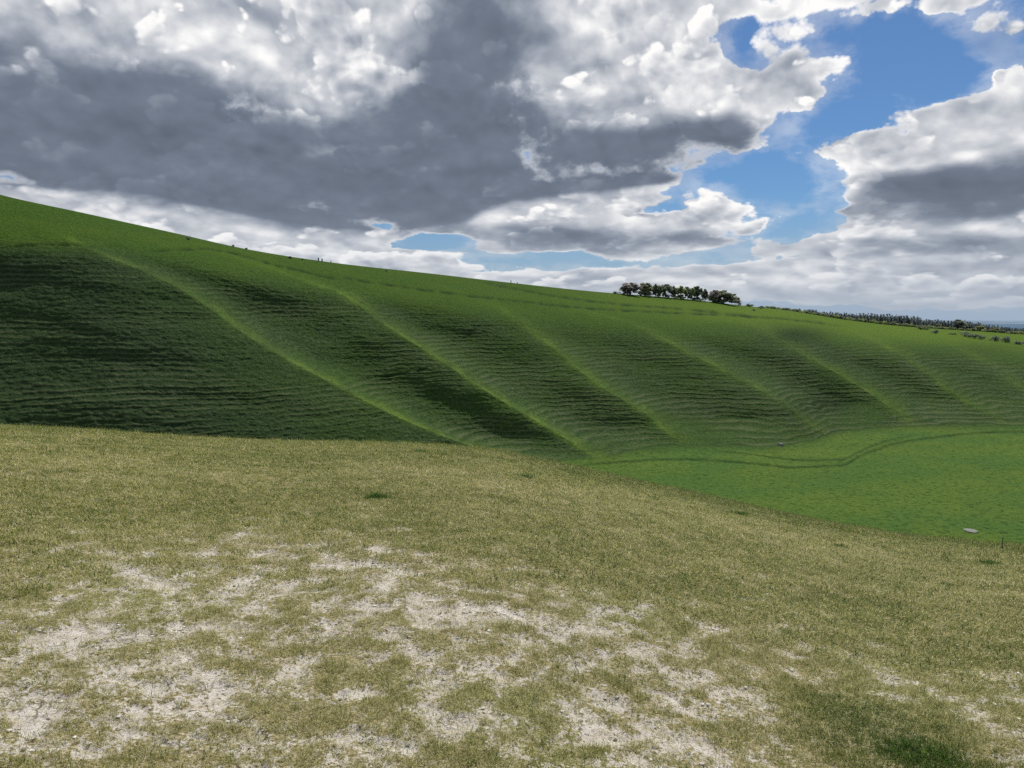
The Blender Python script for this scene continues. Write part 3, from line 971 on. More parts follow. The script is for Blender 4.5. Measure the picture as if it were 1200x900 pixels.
pts, rz, sc, ix, tn = [], [], [], [], []
BANDS = [  # r0, r1, per square metre, clump kinds, scale
    (2.1, 5.0, 1900, (0, 1, 2, 3), 1.0), (5.0, 9.0, 950, (0, 1, 3, 4, 5), 1.15), (9.0, 14.0, 330, (4, 5), 1.1), (14.0, 25.0, 105, (6, 7), 1.0)]
for r0, r1, dens, kinds, s0_ in BANDS:
    half = R(39)
    n_ = int(dens * half * (r1 * r1 - r0 * r0))
    r = np.sqrt(rg.uniform(r0 * r0, r1 * r1, n_))
    a = rg.uniform(-half, half, n_)
    x, y = r * np.sin(a), r * np.cos(a)
    b = bare_amount(x, y) + rg.normal(0, 0.05, n_)
    gather = fbm(x / 0.075, y / 0.075, 3, 0.6) + 0.35 * fbm(x / 0.5 + 3, y / 0.5, 2)
    thin = 1 - sst(r, 4.5, 10)
    keep = rg.random(n_) < np.clip(0.08 + 0.92 * sst(-b + 0.60 * thin * gather, -0.05, 0.20), 0, 1)
    x, y, b, r, a = x[keep], y[keep], b[keep], r[keep], a[keep]
    n_ = len(x)
    grn = fbm(x / 0.8 + 5, y / 0.8, 3) * 0.5 + fbm(x / 4.5, y / 4.5 + 9, 2) * 0.45
    tone = 0.47 - 0.30 * grn + rg.normal(0, 0.10, n_) + 0.55 * np.clip(b + 0.18, 0, 1)
    # greener towards the edge of the brow and on the right shoulder
    tone = tone - 0.20 * sst(r, 8, 20) - 0.20 * sst(r, 9, 18) * sst(a, R(-8), R(4))
    for bx, by, brr, bw in GREEN:
        tone = tone - 0.75 * bw * np.exp(-((x - bx) ** 2 + (y - by) ** 2) / brr ** 2)
    pts.append(np.stack([x, y, brow_z(x, y)], -1))
    rz.append(rg.uniform(0, 6.283, n_))
    sc.append(s0_ * rg.uniform(0.65, 1.25, n_) * np.clip(1.0 - 1.1 * np.clip(b + 0.22, 0, 0.4), 0.5, 1))
    ix.append(rg.choice(kinds, n_))
    tn.append(np.clip(tone, 0.02, 0.98))
# dead blades and crumbs of thatch lying on the chalk
for r0, r1, dens in ((2.1, 5.0, 1300), (5.0, 9.5, 600)):
    half = R(39)
    n_ = int(dens * half * (r1 * r1 - r0 * r0))
    r = np.sqrt(rg.uniform(r0 * r0, r1 * r1, n_))
    a = rg.uniform(-half, half, n_)
    x, y = r * np.sin(a), r * np.cos(a)
    keep = rg.random(n_) < np.clip(0.55 + 0.9 * fbm(x / 0.3, y / 0.3 + 7, 3), 0.05, 1)
    x, y, r = x[keep], y[keep], r[keep]
    n_ = len(x)
    pts.append(np.stack([x, y, brow_z(x, y)], -1))
    rz.append(rg.uniform(0, 6.283, n_))
    sc.append(rg.uniform(0.6, 1.3, n_))
    ix.append(rg.choice((8, 9), n_))
    tn.append(np.clip(rg.choice((0.36, 0.5, 0.74, 0.86), n_, p=(0.35, 0.25, 0.22, 0.18)) + rg.normal(0, 0.06, n_), 0, 1))
# taller sprigs here and there, and a ragged fringe along the edge of the brow
for r0, r1, dens, lo_t in ((2.1, 7.0, 70, 0.12), (7.0, 15.0, 22, 0.15), (15.0, 24.5, 36, 0.22)):
    half = R(39)
    n_ = int(dens * half * (r1 * r1 - r0 * r0))
    r = np.sqrt(rg.uniform(r0 * r0, r1 * r1, n_))
    a = rg.uniform(-half, half, n_)
    x, y = r * np.sin(a), r * np.cos(a)
    keep = (rg.random(n_) < np.clip(0.35 + 1.3 * fbm(x / 0.7, y / 0.7 + 7, 3), 0.0, 1)) & (bare_amount(x, y) < 0.05)
    x, y, r = x[keep], y[keep], r[keep]
    n_ = len(x)
    pts.append(np.stack([x, y, brow_z(x, y)], -1))
    rz.append(rg.uniform(0, 6.283, n_))
    sc.append(rg.uniform(0.5, 1.0, n_) * (1 + 0.5 * sst(r, 14, 19)))
    ix.append(np.where(r > 11, 12, rg.choice((10, 11), n_)))
    tn.append(np.clip(lo_t + np.abs(rg.normal(0, 0.22, n_)), 0, 1))
grass = gn_scatter('grass', np.concatenate(pts), np.concatenate(rz), np.concatenate(sc), np.concatenate(ix), np.concatenate(tn), clumps)
grass['kind'] = 'stuff'
print('turf clumps', sum(len(p) for p in pts))

# crumbs of chalk and flint on the bare patches
crumb_m, t, bsdf = new_mat('chalk_crumb', 0.9, 0.1)
oi = t.n('ShaderNodeObjectInfo').outputs['Random']
t.put(bsdf.inputs['Base Color'], t.ramp(oi, [(0.0, (0.12, 0.105, 0.085)), (0.2, (0.34, 0.31, 0.27)), (0.6, (0.56, 0.53, 0.48)), (1.0, (0.68, 0.66, 0.62))]))
crumbs = bpy.data.collections.new('crumb_shapes')
for i in range(5):
    bm = bmesh.new()
    bmesh.ops.create_icosphere(bm, subdivisions=1, radius=0.008)
    r_ = random.Random(i)
    for v in bm.verts:
        v.co *= r_.uniform(0.7, 1.3)
        v.co.z = v.co.z * 0.6 + 0.002
    me = bpy.data.meshes.new('crumb')
    bm.to_mesh(me)
    bm.free()
    me.materials.append(crumb_m)
    ob = bpy.data.objects.new('crumb_%s' % 'abcde'[i], me)
    crumbs.objects.link(ob)
n_ = 42000
r = np.sqrt(rg.uniform(2.1 ** 2, 8.5 ** 2, n_))
a = rg.uniform(-R(39), R(39), n_)
x, y = r * np.sin(a), r * np.cos(a)
keep = rg.random(n_) < np.clip(sst(bare_amount(x, y), -0.12, 0.10) * (0.4 + 1.4 * fbm(x / 0.4, y / 0.4 + 2, 3)), 0.02, 1)
x, y, r = x[keep], y[keep], r[keep]
n_ = len(x)
gr = gn_scatter('chalk_crumbs', np.stack([x, y, brow_z(x, y)], -1), rg.uniform(0, 6.28, n_), 0.25 + 1.2 * rg.random(n_) ** 3.0, rg.integers(0, 5, n_), rg.random(n_), crumbs)
gr['kind'] = 'stuff'

# ------------------------------------------------------------------ trees, hedges and small things
def land_at(px, py):
    """3-D point of the hillside at a photograph point"""
    f = (px + 260) / 1.05
    j = int(np.clip(round(f), 0, len(cols) - 1))
    cp = PYg[:, j]
    i = np.interp(py, cp, np.arange(len(cp)))
    i0 = min(int(i), len(cp) - 2)
    u = i - i0
    p = P[i0, j] * (1 - u) + P[i0 + 1, j] * u
    return Vector((float(p[0]), float(p[1]), float(p[2]) + EYE))


def behind_at(px, dd):
    """point on the land dd metres behind the crest"""
    f = (px + 260) / 1.05
    j = int(np.clip(round(f), 0, len(cols) - 1))
    d_ = np.linalg.norm(back[:, j, :2] - crest_row[j, :2], axis=1)
    o_ = np.argsort(d_)
    p = np.array([np.interp(dd, d_[o_], back[o_, j, k]) for k in range(3)])
    return Vector((float(p[0]), float(p[1]), float(p[2]) + EYE))


def px_size(p):
    """metres per photograph pixel at a point"""
    return (p.y * CP - (p.z - EYE) * SP) / F


def tube(V, Fc, a, b, ra, rb, n=5):
    d = (b - a).normalized()
    s = d.cross(Vector((0.3, 0.9, 0.1))).normalized()
    q = d.cross(s)
    i0 = len(V)
    for c_, r_ in ((a, ra), (b, rb)):
        for k in range(n):
            w_ = 2 * math.pi * k / n
            V.append(c_ + s * (r_ * math.cos(w_)) + q * (r_ * math.sin(w_)))
    for k in range(n):
        Fc.append((i0 + k, i0 + (k + 1) % n, i0 + n + (k + 1) % n, i0 + n + k))


def leaf_quad(V, Fc, c_, s_, rg):
    n_ = Vector((rg.gauss(0, 1), rg.gauss(0, 1), rg.gauss(0, 1) + 0.4)).normalized()
    a = n_.orthogonal().normalized()
    a.rotate(__import__('mathutils').Quaternion(n_, rg.uniform(0, 6.28)))
    b = n_.cross(a)
    i0 = len(V)
    e = rg.uniform(0.6, 1.0)
    V += [c_ - a * s_, c_ - b * s_ * e * 0.6, c_ + a * s_, c_ + b * s_ * e * 0.6]
    Fc.append((i0, i0 + 1, i0 + 2, i0 + 3))


def set_shade(me, arr):
    a = me.attributes.new('shade', 'FLOAT', 'FACE')
    a.data.foreach_set('value', np.array(arr, np.float32))


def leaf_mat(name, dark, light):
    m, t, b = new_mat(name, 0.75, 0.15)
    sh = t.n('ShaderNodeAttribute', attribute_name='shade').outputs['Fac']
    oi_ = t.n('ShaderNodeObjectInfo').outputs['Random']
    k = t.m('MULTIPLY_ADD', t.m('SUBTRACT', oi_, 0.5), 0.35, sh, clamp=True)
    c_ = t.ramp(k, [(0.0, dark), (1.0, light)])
    t.put(b.inputs['Base Color'], c_)
    tl = t.n('ShaderNodeBsdfTranslucent')
    t.put(tl.inputs[0], c_)
    ms = t.n('ShaderNodeMixShader')
    ms.inputs[0].default_value = 0.5
    on = [n for n in m.node_tree.nodes if n.type == 'OUTPUT_MATERIAL'][0]
    m.node_tree.links.new(b.outputs[0], ms.inputs[1])
    m.node_tree.links.new(tl.outputs[0], ms.inputs[2])
    m.node_tree.links.new(ms.outputs[0], on.inputs[0])
    return m


LM = {
    'dark': leaf_mat('dark_foliage', (0.125, 0.160, 0.120), (0.27, 0.32, 0.21)),
    'green': leaf_mat('fresh_foliage', (0.17, 0.215, 0.085), (0.38, 0.44, 0.19)),
    'bare': leaf_mat('bare_twigs', (0.21, 0.195, 0.185), (0.42, 0.39, 0.36)),
    'mixed': leaf_mat('budding_foliage', (0.19, 0.20, 0.125), (0.36, 0.37, 0.21)),
    'hedge': leaf_mat('hedge_foliage', (0.075, 0.105, 0.055), (0.28, 0.32, 0.19)),
    'fir': leaf_mat('fir_foliage', (0.060, 0.078, 0.086), (0.125, 0.155, 0.152)),  # bluish: distance haze mixed into the foliage colour
    'tuft': leaf_mat('lush_grass', (0.035, 0.085, 0.014), (0.12, 0.21, 0.036)),
}
bark, t, b_ = new_mat('bark', 0.95, 0.05)
t.put(b_.inputs['Base Color'], t.ramp(t.noise(t.n('ShaderNodeNewGeometry').outputs['Position'], 3.0, 3), [(0.3, (0.05, 0.042, 0.036)), (0.7, (0.12, 0.105, 0.09))]))


def tree_meshes(kind, seed):
    """trunk and crown of a tree one unit tall and about one unit wide"""
    rg = random.Random(seed)
    V, Fc = [], []
    base_h = {'broad': 0.22, 'bare': 0.16, 'tall': 0.20, 'round': 0.10, 'slim': 0.14}[kind]
    lean = Vector((rg.uniform(-0.03, 0.03), rg.uniform(-0.03, 0.03), 0))
    top = Vector((0, 0, 0.82)) + lean
    a = Vector((0, 0, -0.06))
    m1 = Vector((lean.x * 0.4, lean.y * 0.4, base_h))
    tube(V, Fc, a, m1, 0.030, 0.022, 6)
    tube(V, Fc, m1, top, 0.022, 0.006, 6)
    limbs = []
    nl = 11 if kind != 'slim' else 8
    for k in range(nl):
        f = k / nl
        st = m1.lerp(top, f * 0.75)
        w_ = k * 2.4 + rg.uniform(-0.4, 0.4)
        rr_ = (0.42 if kind in ('broad', 'bare', 'round') else 0.34) * (1 - 0.55 * f) * rg.uniform(0.8, 1.1)
        en = st + Vector((math.cos(w_) * rr_, math.sin(w_) * rr_, (0.20 + 0.12 * rg.random()) * (1 - 0.3 * f)))
        mid = st.lerp(en, 0.5) + Vector((0, 0, -0.02))
        tube(V, Fc, st, mid, 0.014, 0.009, 4)
        tube(V, Fc, mid, en, 0.009, 0.003, 4)
        limbs.append((st, mid, en))
    trunk = raw_mesh('trunk', V, Fc)
    trunk.materials.append(bark)
    V, Fc, sh = [], [], []
    if kind == 'bare':
        for st, mid, en in limbs + [(m1, m1.lerp(top, 0.6), top)] * 2:
            for _ in range(80):
                p = mid.lerp(en, rg.random())
                d = Vector((rg.gauss(0, 1) + p.x * 2.2, rg.gauss(0, 1) + p.y * 2.2, rg.gauss(0.7, 0.8))).normalized()
                e = p + d * rg.uniform(0.08, 0.22)
                e.z = min(e.z, 1.0)
                s = d.cross(Vector((rg.gauss(0, 1), rg.gauss(0, 1), rg.gauss(0, 1)))).normalized() * 0.008
                i0 = len(V)
                V += [p - s, p + s, e]
                Fc.append((i0, i0 + 1, i0 + 2))
                sh.append(rg.random())
                if rg.random() < 0.75:
                    leaf_quad(V, Fc, e, rg.uniform(0.018, 0.036), rg)
                    sh.append(rg.uniform(0.2, 1.0))
    else:
        lobes = []
        for st, mid, en in limbs:
            lobes += [(mid.lerp(en, 0.5), 0.13), (en, 0.12)]
        for k in range(13):
            zz = rg.uniform(0.10, 0.90)
            wd = math.sqrt(max(0.02, 1 - ((zz - 0.55) / 0.45) ** 2)) * (0.40 if kind != 'slim' else 0.28)
            w_ = rg.uniform(0, 6.28)
            lobes.append((Vector((math.cos(w_) * wd * rg.uniform(0.3, 0.9), math.sin(w_) * wd * rg.uniform(0.3, 0.9), zz)), rg.uniform(0.09, 0.14)))
        lobes.append((Vector((lean.x, lean.y, 0.9)), 0.09))
        if kind == 'round':
            for k in range(12):
                w_ = rg.uniform(0, 6.28)
                lobes.append((Vector((math.cos(w_) * 0.4, math.sin(w_) * 0.4, rg.uniform(0.10, 0.4))), 0.12))
        for c_, r_ in lobes:
            tone = rg.uniform(0.15, 0.75)
            for _ in range(46):
                d = Vector((rg.gauss(0, 1), rg.gauss(0, 1), rg.gauss(0, 1))).normalized() * (r_ * rg.random() ** 0.45)
                d.z *= 0.8
                p = c_ + d
                p.z = min(max(p.z, 0.03), 1.02)
                leaf_quad(V, Fc, p, rg.uniform(0.045, 0.085), rg)
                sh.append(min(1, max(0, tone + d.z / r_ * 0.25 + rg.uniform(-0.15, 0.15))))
    crown = raw_mesh('crown', V, Fc)
    set_shade(crown, sh)
    return trunk, crown


def fir_mesh(seed):
    rg = random.Random(seed)
    V, Fc, sh = [], [], []
    tube(V, Fc, Vector((0, 0, -0.15)), Vector((0, 0, 0.9)), 0.03, 0.004, 4)
    sh += [0.1] * 4
    for k in range(260):
        z = 0.10 + 0.90 * (1 - math.sqrt(rg.random()))
        r_ = (1.0 - z) ** 0.55 * 0.46 * (0.55 + 0.45 * math.sin(z * 34 + rg.uniform(-0.6, 0.6))) + 0.02
        w_ = rg.uniform(0, 6.28)
        q = r_ * rg.random() ** 0.4
        leaf_quad(V, Fc, Vector((q * math.cos(w_), q * math.sin(w_), z - q * 0.25)), rg.uniform(0.05, 0.105), rg)
        sh.append(min(1, max(0, 0.3 + 0.5 * z + rg.uniform(-0.3, 0.3))))
    me = raw_mesh('fir', V, Fc)
    set_shade(me, sh)
    me.materials.append(LM['fir'])
    return me


def bush_mesh(seed, mat, n=11, per=46, leaf=0.11):
    """low rounded bush, one unit tall and about two wide"""
    rg = random.Random(seed)
    V, Fc, sh = [], [], []
    for k in range(6):
        w_ = rg.uniform(0, 6.28)
        tube(V, Fc, Vector((0, 0, -0.15)), Vector((math.cos(w_) * 0.5, math.sin(w_) * 0.5, 0.6)), 0.04, 0.012, 4)
        sh += [0.1] * 4
    for k in range(n):
        w_ = rg.uniform(0, 6.28)
        q = rg.uniform(0.1, 0.72)
        c_ = Vector((q * math.cos(w_), q * math.sin(w_), rg.uniform(0.22, 0.72 - 0.25 * q)))
        r_ = rg.uniform(0.24, 0.34)
        tone = rg.uniform(0.1, 0.75)
        for _ in range(per):
            d = Vector((rg.gauss(0, 1), rg.gauss(0, 1), rg.gauss(0, 1))).normalized() * (r_ * rg.random() ** 0.4)
            p = c_ + d
            p.z = max(p.z, -0.03)
            leaf_quad(V, Fc, p, rg.uniform(leaf * 0.6, leaf * 1.1), rg)
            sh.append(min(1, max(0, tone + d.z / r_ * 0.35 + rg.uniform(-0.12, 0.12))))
    me = raw_mesh('bush', V, Fc)
    set_shade(me, sh)
    me.materials.append(mat)
    return me


def thing(name, label, cat, loc, group=None):
    o = bpy.data.objects.new(name, None)
    COL.objects.link(o)
    o.location = loc
    o.empty_display_size = 0.5
    o['label'], o['category'] = label, cat
    if group:
        o['group'] = group
    return o


def plant_tree(kind, fol, seed, px, base, top, wpx, label, name='tree', dd=0.0):
    p = land_at(px, base)
    m_ = px_size(p)
    h = (base - top) * m_
    wd = wpx * m_
    if dd:
        q = ray(px, base)
        p = p + Vector(q) * dd
        p.z -= 0.3
    root = thing(name, label, 'tree', p, 'trees of the clump on the brow of the hill')
    tk, cr_ = tree_meshes(kind, seed)
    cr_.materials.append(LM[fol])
    for nm, me in (('trunk', tk), ('crown', cr_)):
        me.transform(__import__('mathutils').Matrix.Diagonal((wd, wd, h, 1)))
        o = link(nm, me, parent=root)
        o.rotation_euler = (0, 0, seed * 1.7)
    return root


for i, a in enumerate([
    ('broad', 'bare', 739, 343.2, 330.8, 20, 'broad bare grey-brown tree at the left end of the hilltop clump'),
    ('broad', 'mixed', 757, 344.6, 331.2, 14, 'brownish-green budding tree next to the broad bare tree in the clump'),
    ('tall', 'dark', 767.5, 345.8, 332.2, 8, 'narrow dark tree rising behind the pale undergrowth, left part of the clump'),
    ('tall', 'green', 772.5, 346.4, 334, 7, 'thin light green tree squeezed between two dark trees in the clump'),
    ('broad', 'dark', 779, 347.4, 332.8, 13, 'widest dark tree in the middle of the hilltop clump'),
    ('tall', 'dark', 789, 348.4, 335, 9, 'dark upright tree just left of the rounded light green tree'),
    ('broad', 'green', 797.5, 349, 334.6, 11, 'rounded light green tree with open stem, right of the clump centre'),
    ('tall', 'dark', 806, 349.8, 335.8, 9, 'dark tree just right of the rounded light green tree'),
    ('tall', 'green', 811, 350.3, 337, 7, 'slight light green tree leaning against the tall dark tree'),
    ('tall', 'dark', 817.5, 351, 335, 12, 'tall dark pointed tree near the right end of the long clump'),
    ('slim', 'dark', 825.5, 351.8, 338, 7, 'slender dark tree at the right end of the long clump, before the gap'),
    ('broad', 'bare', 836, 353, 339.6, 12, 'bare grey tree just right of the gap in the hilltop trees'),
    ('round', 'dark', 848, 355, 339.8, 23, 'big round dark tree standing right of the gap, touching the ground'),
    ('broad', 'bare', 862, 356.6, 346.8, 8, 'small bare tree right of the big round dark tree'),
]):
    kind, fol, px, ba, to_, wp_, lab = a
    cpx = float(spline(px, CREST))
    plant_tree(kind, fol, 31 + i, px, max(ba, cpx + 0.5), to_, wp_ * 1.5, lab)


def shrub(px, base, w_px, h_px, label, mat='hedge', seed=0, group=None, name='bush', cat='bush', pos_=None, mesh=None):
    p = pos_ or land_at(px, max(base, float(spline(px, CREST)) + 0.3))
    m_ = px_size(p) * (0.82 if px < 600 else 1.0)
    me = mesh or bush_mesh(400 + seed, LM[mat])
    o = link(name, me, label=label, cat=cat, group=group, loc=p)
    o.scale = (w_px * m_ / 1.6, w_px * m_ / 1.6, h_px * m_ / 0.82)
    o.rotation_euler = (0, 0, (seed * 2.39) % 6.28)
    return o


for i, a in enumerate([
    (751.5, 345, 13, 6.2, 'low dark green bush under the budding tree in the clump', 'green'),
    (762, 345.6, 8, 4.5, 'pale blossoming bush in front of the clump between bush and dark tree', 'hedge'),
    (770, 346.2, 8, 3.4, 'low dark bush at the foot of the thin light green tree in the clump', 'green'),
    (783, 348, 9, 3.6, 'low dark bush under the widest dark tree of the clump', 'dark'),
    (792, 348.8, 7, 3.0, 'small green bush between the upright dark tree and the rounded green one', 'green'),
    (813, 350.8, 8, 3.4, 'low dark bush between the last tall dark trees of the clump', 'dark'),
    (822, 351.6, 7, 3.4, 'low green bush at the foot of the slender dark tree', 'green'),
    (841, 354, 8, 3.8, 'low bush between the bare grey tree and the big round dark tree', 'dark'),
    (801, 349.3, 8, 3.0, 'low pale bush at the foot of the rounded light green tree', 'hedge'),
    (722.5, 343.0, 10, 2.6, 'flat low bush on the skyline left of the hilltop clump', 'dark'),
    (730, 343.6, 6, 1.8, 'tiny bush between the flat skyline bush and the bare tree', 'green'),
    (867, 357.6, 6, 3.2, 'small bush at the foot of the small bare tree', 'dark'),
    (878.5, 359.4, 11, 3.4, 'first dark bush on the skyline right of the hilltop trees', 'dark'),
    (892, 361.5, 9, 3.0, 'second dark bush on the skyline, just before the hedge begins', 'dark'),
    (221, 281, 6.5, 6.0, 'lone round dark bush on the slope below the left skyline', 'dark'),
    (273, 289, 6, 2.6, 'small dark bush on the skyline right of the lone round bush', 'dark'),
    (289, 292.2, 5, 2.6, 'rounded small bush standing up on the left skyline', 'dark'),
    (341, 302.8, 12, 2.8, 'low spreading dark bush on the skyline left of the paired posts', 'dark'),
    (354, 304.3, 7, 2.0, 'small bush between the spreading bush and the paired posts', 'dark'),
    (453, 318, 3.4, 3.0, 'tiny dark bush on the smooth slope under the middle skyline', 'dark'),
    (586, 335.8, 3.0, 3.2, 'tiny upright bush below the skyline near the lone thin post', 'dark'),
    (883, 364.5, 5, 2.4, 'tiny dark bush in the light green field below the first skyline bush', 'dark'),
    (1083, 386.6, 14, 4.6, 'dark bush in the field, leftmost of the loose row', 'hedge'),
    (1096.5, 390.8, 11, 4.6, 'rounded dark bush second from the left in the field', 'dark'),
    (1117, 392.5, 9, 2.6, 'flat thin bush in the field between two rounded ones', 'hedge'),
    (1132, 394.6, 15, 6.4, 'left part of the longest dark double bush in the field', 'dark'),
    (1142, 396.6, 15, 6.0, 'right part of the longest dark double bush in the field', 'dark'),
    (1150, 398, 9, 5.4, 'rounded bush at the right tip of the double bush', 'dark'),
    (1165.5, 399.8, 12, 6.6, 'compact dark round bush alone right of the double bush', 'dark'),
    (1178.5, 401.5, 12, 7.6, 'tallest dark round bush at the right of the field', 'dark'),
    (1193, 403.6, 12, 5.0, 'low dark bush at the right edge of the field', 'dark'),
]):
    shrub(*a[:5], mat=a[5], seed=i, group='bushes scattered over the down')

# hedge along the top of the field: rounded bushes, each its own
hb = [bush_mesh(700 + k, LM['hedge' if k % 3 else 'green'], 9, 34, 0.14) for k in range(6)]
rr_ = random.Random(9)
px_, i = 899.0, 0
HL = ['rounded hedge bush on the far skyline where the hedge begins', 'pale rounded hedge bush in front of the middle of the wood', 'hedge bush under the tallest firs', 'low hedge bush along the field below the far wood']
while px_ < 1205:
    w_ = rr_.uniform(6, 9.5)
    h_ = (rr_.uniform(3.2, 5.2) if px_ < 1085 else rr_.uniform(2.2, 4.4)) * (0.8 if px_ < 930 else 1)
    lab = HL[0] if px_ < 945 else HL[1] if px_ < 1000 else HL[2] if px_ < 1085 else HL[3]
    q = behind_at(px_, rr_.uniform(2, 9))
    shrub(px_, 0, w_, h_, lab, seed=i, group=('bushes of the hedge, ' + lab), pos_=q, mesh=hb[i % 6])
    px_ += w_ * rr_.uniform(0.5, 0.72)
    i += 1

# the dark wood behind it: single firs
fm_ = [fir_mesh(900 + k) for k in range(6)]
WT = [(899, 361), (920, 360), (940, 362), (953, 361), (962, 364.4), (985, 365), (1000, 366.4), (1015, 366.2), (1040, 367), (1060, 368.5), (1076, 370), (1082, 373), (1105, 373.4),
      (1120, 373.8), (1132, 374.6), (1142, 377), (1160, 379.6), (1175, 381.5), (1190, 383), (1215, 384)]
FL = ['dark fir in the thin start of the wood behind the hedge', 'dark fir in the tall block of the wood before the skyline drops', 'dark fir in the lower far part of the wood beside the blue distance']
for row, (d0, d1, step, drop) in enumerate([(14, 30, 3.4, 2.4), (32, 60, 3.4, 1.0), (62, 95, 3.2, 0.2)]):
    px_ = 900.0
    while px_ < 1210:
        tp = float(np.interp(px_, [a_[0] for a_ in WT], [a_[1] for a_ in WT])) + drop + rr_.uniform(-0.6, 1.5)
        q = behind_at(px_, rr_.uniform(d0, d1))
        vz = ray(px_, tp)
        hgt_ = float(vz[2] / math.hypot(vz[0], vz[1]) * math.hypot(q.x, q.y)) + EYE - q.z
        if hgt_ > 2.0:
            lab = FL[0] if px_ < 985 else FL[1] if px_ < 1080 else FL[2]
            o = link('fir_tree', fm_[rr_.randrange(6)], label=lab, cat='tree', group='firs of the wood, ' + lab, loc=q)
            wd = min(hgt_ * rr_.uniform(0.8, 1.4), 9.5)
            o.scale = (wd, wd, hgt_)
            o.rotation_euler = (0, 0, rr_.uniform(0, 6.28))
        px_ += step * rr_.uniform(0.7, 1.4)
for i, (px, dd, top, w_, lab) in enumerate([(1100, 20, 379.5, 10, 'pale budding tree at the foot of the wood above the field bushes'), (1124, 22, 374.0, 20, 'big round dark tree standing out of the right part of the wood'),
                                      (1149, 12, 381.5, 14, 'pale yellow-green tree at the edge of the wood, left of the brownish one'), (1166, 12, 383, 13, 'brownish-yellow tree at the edge of the wood near the right side')]):
    q = behind_at(px, dd)
    m_ = px_size(q)
    vz = ray(px, top)
    hgt_ = float(vz[2] / math.hypot(vz[0], vz[1]) * math.hypot(q.x, q.y)) + EYE - q.z
    root = thing('tree', lab, 'tree', q, 'broadleaf trees at the edge of the wood')
    tk, cr_ = tree_meshes('round', 70 + i)
    cr_.materials.append(LM[('mixed', 'dark', 'green', 'mixed')[i]])
    for nm, me in (('trunk', tk), ('crown', cr_)):
        me.transform(__import__('mathutils').Matrix.Diagonal((w_ * m_, w_ * m_, hgt_, 1)))
        link(nm, me, parent=root)

# weathered posts on the skyline
wood, t, b_ = new_mat('weathered_wood', 0.9, 0.1)
t.put(b_.inputs['Base Color'], t.ramp(t.noise(t.n('ShaderNodeNewGeometry').outputs['Position'], 8.0, 4), [(0.3, (0.045, 0.038, 0.03)), (0.7, (0.12, 0.10, 0.085))]))


def post_mesh(h, r_, seed):
    rg_ = random.Random(seed)
    bm = bmesh.new()
    rings = []
    for z, s in ((-0.3, 1.08), (0.0, 1.05), (h * 0.5, 1.0), (h * 0.94, 0.94), (h, 0.7)):
        rings.append([bm.verts.new((r_ * s * math.cos(k * math.pi / 4) * rg_.uniform(0.93, 1.07) + 0.02 * z, r_ * s * math.sin(k * math.pi / 4) * rg_.uniform(0.93, 1.07), z + (0.03 * math.cos(k) if z == h else 0))) for k in range(8)])
    for a_, b2 in zip(rings, rings[1:]):
        for k in range(8):
            bm.faces.new((a_[k], a_[(k + 1) % 8], b2[(k + 1) % 8], b2[k]))
    bm.faces.new(rings[-1])
    me = bpy.data.meshes.new('fence_post')
    bm.to_mesh(me)
    bm.free()
    me.materials.append(wood)
    return me


for i, (px, h_, lab) in enumerate([(373.4, 3.4, 'left one of the paired dark posts on the skyline'), (377.2, 3.2, 'right one of the paired dark posts on the skyline'),
                                   (387.5, 2.2, 'short single post on the skyline right of the pair'), (598.5, 3.2, 'thin single post on the middle skyline'), (606, 1.8, 'stumpy post just right of the thin post on the middle skyline')]):
    p = land_at(px, float(spline(px, CREST)) + 0.4)
    m_ = px_size(p)
    o = link('fence_post', post_mesh(h_ * m_ + 0.1, 0.26 if i < 2 else 0.18, i), label=lab, cat='post', group='posts on the skyline', loc=p)
    o.rotation_euler = (0.03, 0.02 * i, i)

# stones in the combe
stone_m, t, b_ = new_mat('pale_stone', 0.9, 0.1)
t.put(b_.inputs['Base Color'], t.ramp(t.noise(t.n('ShaderNodeNewGeometry').outputs['Position'], 2.4, 5, 0.6), [(0.3, (0.11, 0.12, 0.11)), (0.7, (0.26, 0.27, 0.24))]))


def stone_mesh(name, sx, sy, sz, seed, flat_=0.0):
    bm = bmesh.new()
    bmesh.ops.create_icosphere(bm, subdivisions=3, radius=1.0)
    for v in bm.verts:
        c_ = v.co.copy()
        n_ = float(fbm(np.array([c_.x * 1.3 + seed]), np.array([c_.y * 1.3 + c_.z * 0.9]), 3)[0])
        v.co = c_ * (1 + 0.32 * n_)
        if flat_ and v.co.z > flat_:
            v.co.z = flat_ + (v.co.z - flat_) * 0.15
        v.co.x *= sx
        v.co.y *= sy
        v.co.z *= sz
    me = bpy.data.meshes.new(name)
    bm.to_mesh(me)
    bm.free()
    for f in me.polygons:
        f.use_smooth = False
    me.materials.append(stone_m)
    return me


link('chalk_slab', stone_mesh('chalk_slab', 1.15, 1.3, 0.30, 3.0, 0.4), label='flat pale chalk slab lying in the green valley floor at the right', cat='stone', loc=land_at(1138, 621.5))
link('boulder', stone_mesh('boulder', 0.95, 0.7, 0.8, 8.0), label='pale grey boulder at the dark foot of the spur above the valley', cat='stone', loc=land_at(914.5, 523.5))

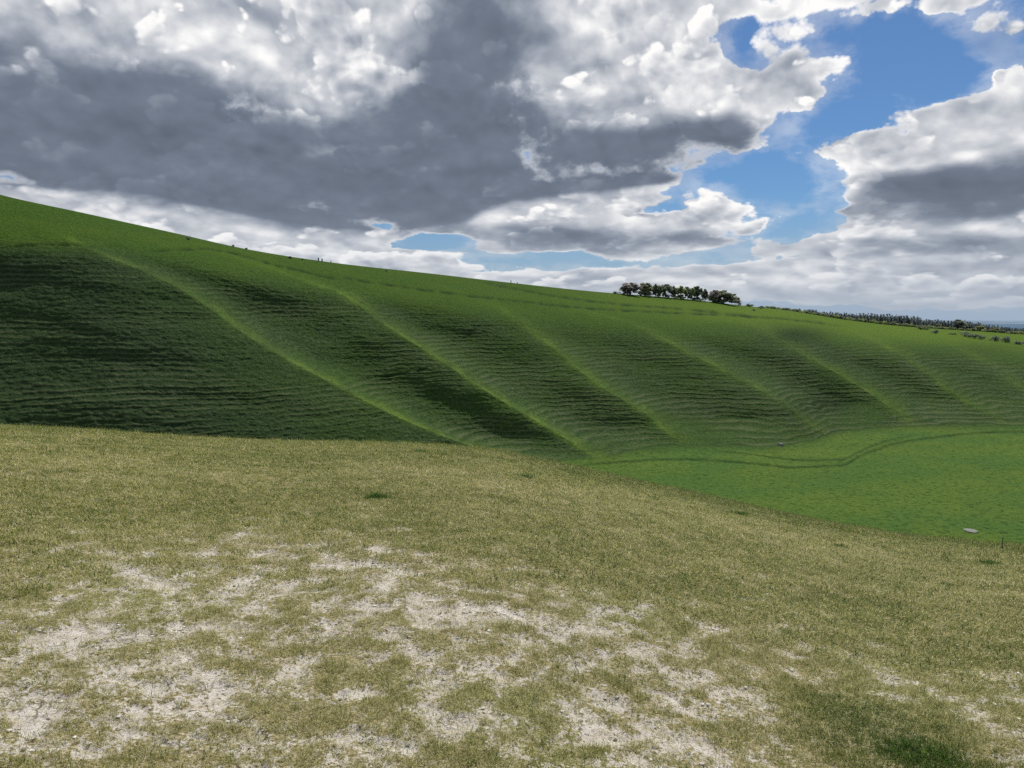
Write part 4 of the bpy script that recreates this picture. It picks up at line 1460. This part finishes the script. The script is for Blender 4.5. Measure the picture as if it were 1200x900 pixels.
# greener tufts standing out of the worn turf
def tuft_mesh(seed, nbl, fx, fy, lmin, lmax, wid):
    me = clump_mesh('grass_tuft', seed, nbl, 1.0, lmin, lmax, wid, 1.0)
    co = np.empty(len(me.vertices) * 3, np.float32)
    me.vertices.foreach_get('co', co)
    co = co.reshape(-1, 3)
    bl_ = co.reshape(-1, 6, 3)
    root_ = bl_[:, :2].mean(1, keepdims=True)
    rel = bl_ - root_
    k_ = np.clip(1.15 - np.hypot(root_[..., 0], root_[..., 1]) ** 2, 0.35, 1)[..., None]
    new = root_ * np.array([fx, fy, 1.0]) + rel * k_
    me.vertices.foreach_set('co', new.reshape(-1).astype(np.float32))
    me.materials.clear()
    me.materials.append(LM['tuft'])
    me.update()
    return me


for i, (px, py, w_, nbl, l0, l1, wd, lab) in enumerate([
    (440, 584, 34, 520, 0.05, 0.10, 0.008, 'dark green grass tuft alone in the middle of the worn turf'),
    (491, 530, 30, 420, 0.05, 0.10, 0.012, 'green grass tuft near the brow edge, below the first long ridge'),
    (612, 560, 34, 260, 0.04, 0.08, 0.012, 'faint green grass tuft right of centre near the brow edge'),
    (1112, 687, 24, 300, 0.04, 0.07, 0.006, 'small dark grass tuft in the right half of the turf'),
    (1160, 662, 34, 420, 0.05, 0.09, 0.008, 'green grass tuft close to the brow edge at the far right'),
    (1082, 893, 120, 1900, 0.03, 0.062, 0.0045, 'large lush dark green grass patch at the bottom right corner'),
    (985, 600 + 42, 26, 240, 0.04, 0.08, 0.010, 'green grass tuft on the right shoulder of the brow'),
    (862, 604, 40, 320, 0.05, 0.09, 0.012, 'wide green grass tuft on the brow edge above the valley floor'),
]):
    x, y = brow_at(px, py)
    z = float(brow_z(np.array([x]), np.array([y]))[0])
    m_ = math.hypot(x, y) / F * 1.03
    fx = w_ * m_ / 2
    o = link('grass_tuft', tuft_mesh(60 + i, nbl, fx, fx * 0.85, l0, l1, wd), label=lab, cat='grass tuft', group='greener tufts on the worn turf', loc=(x, y, z))

# dry upright stalk
x, y = brow_at(1174, 645)
z = float(brow_z(np.array([x]), np.array([y]))[0])
V, Fc = [], []
pp = [Vector((0, 0, -0.02)), Vector((0.004, 0, 0.06)), Vector((0.002, 0.004, 0.12)), Vector((0.006, 0.002, 0.185))]
for k in range(3):
    tube(V, Fc, pp[k], pp[k + 1], 0.011 - 0.002 * k, 0.009 - 0.002 * k, 6)
tube(V, Fc, pp[3], pp[3] + Vector((0.002, 0, 0.03)), 0.011, 0.004, 6)
link('dry_stalk', raw_mesh('dry_stalk', V, Fc), bark, label='thin dark dry stalk standing upright on the brow at the far right', cat='plant', loc=(x, y, z))
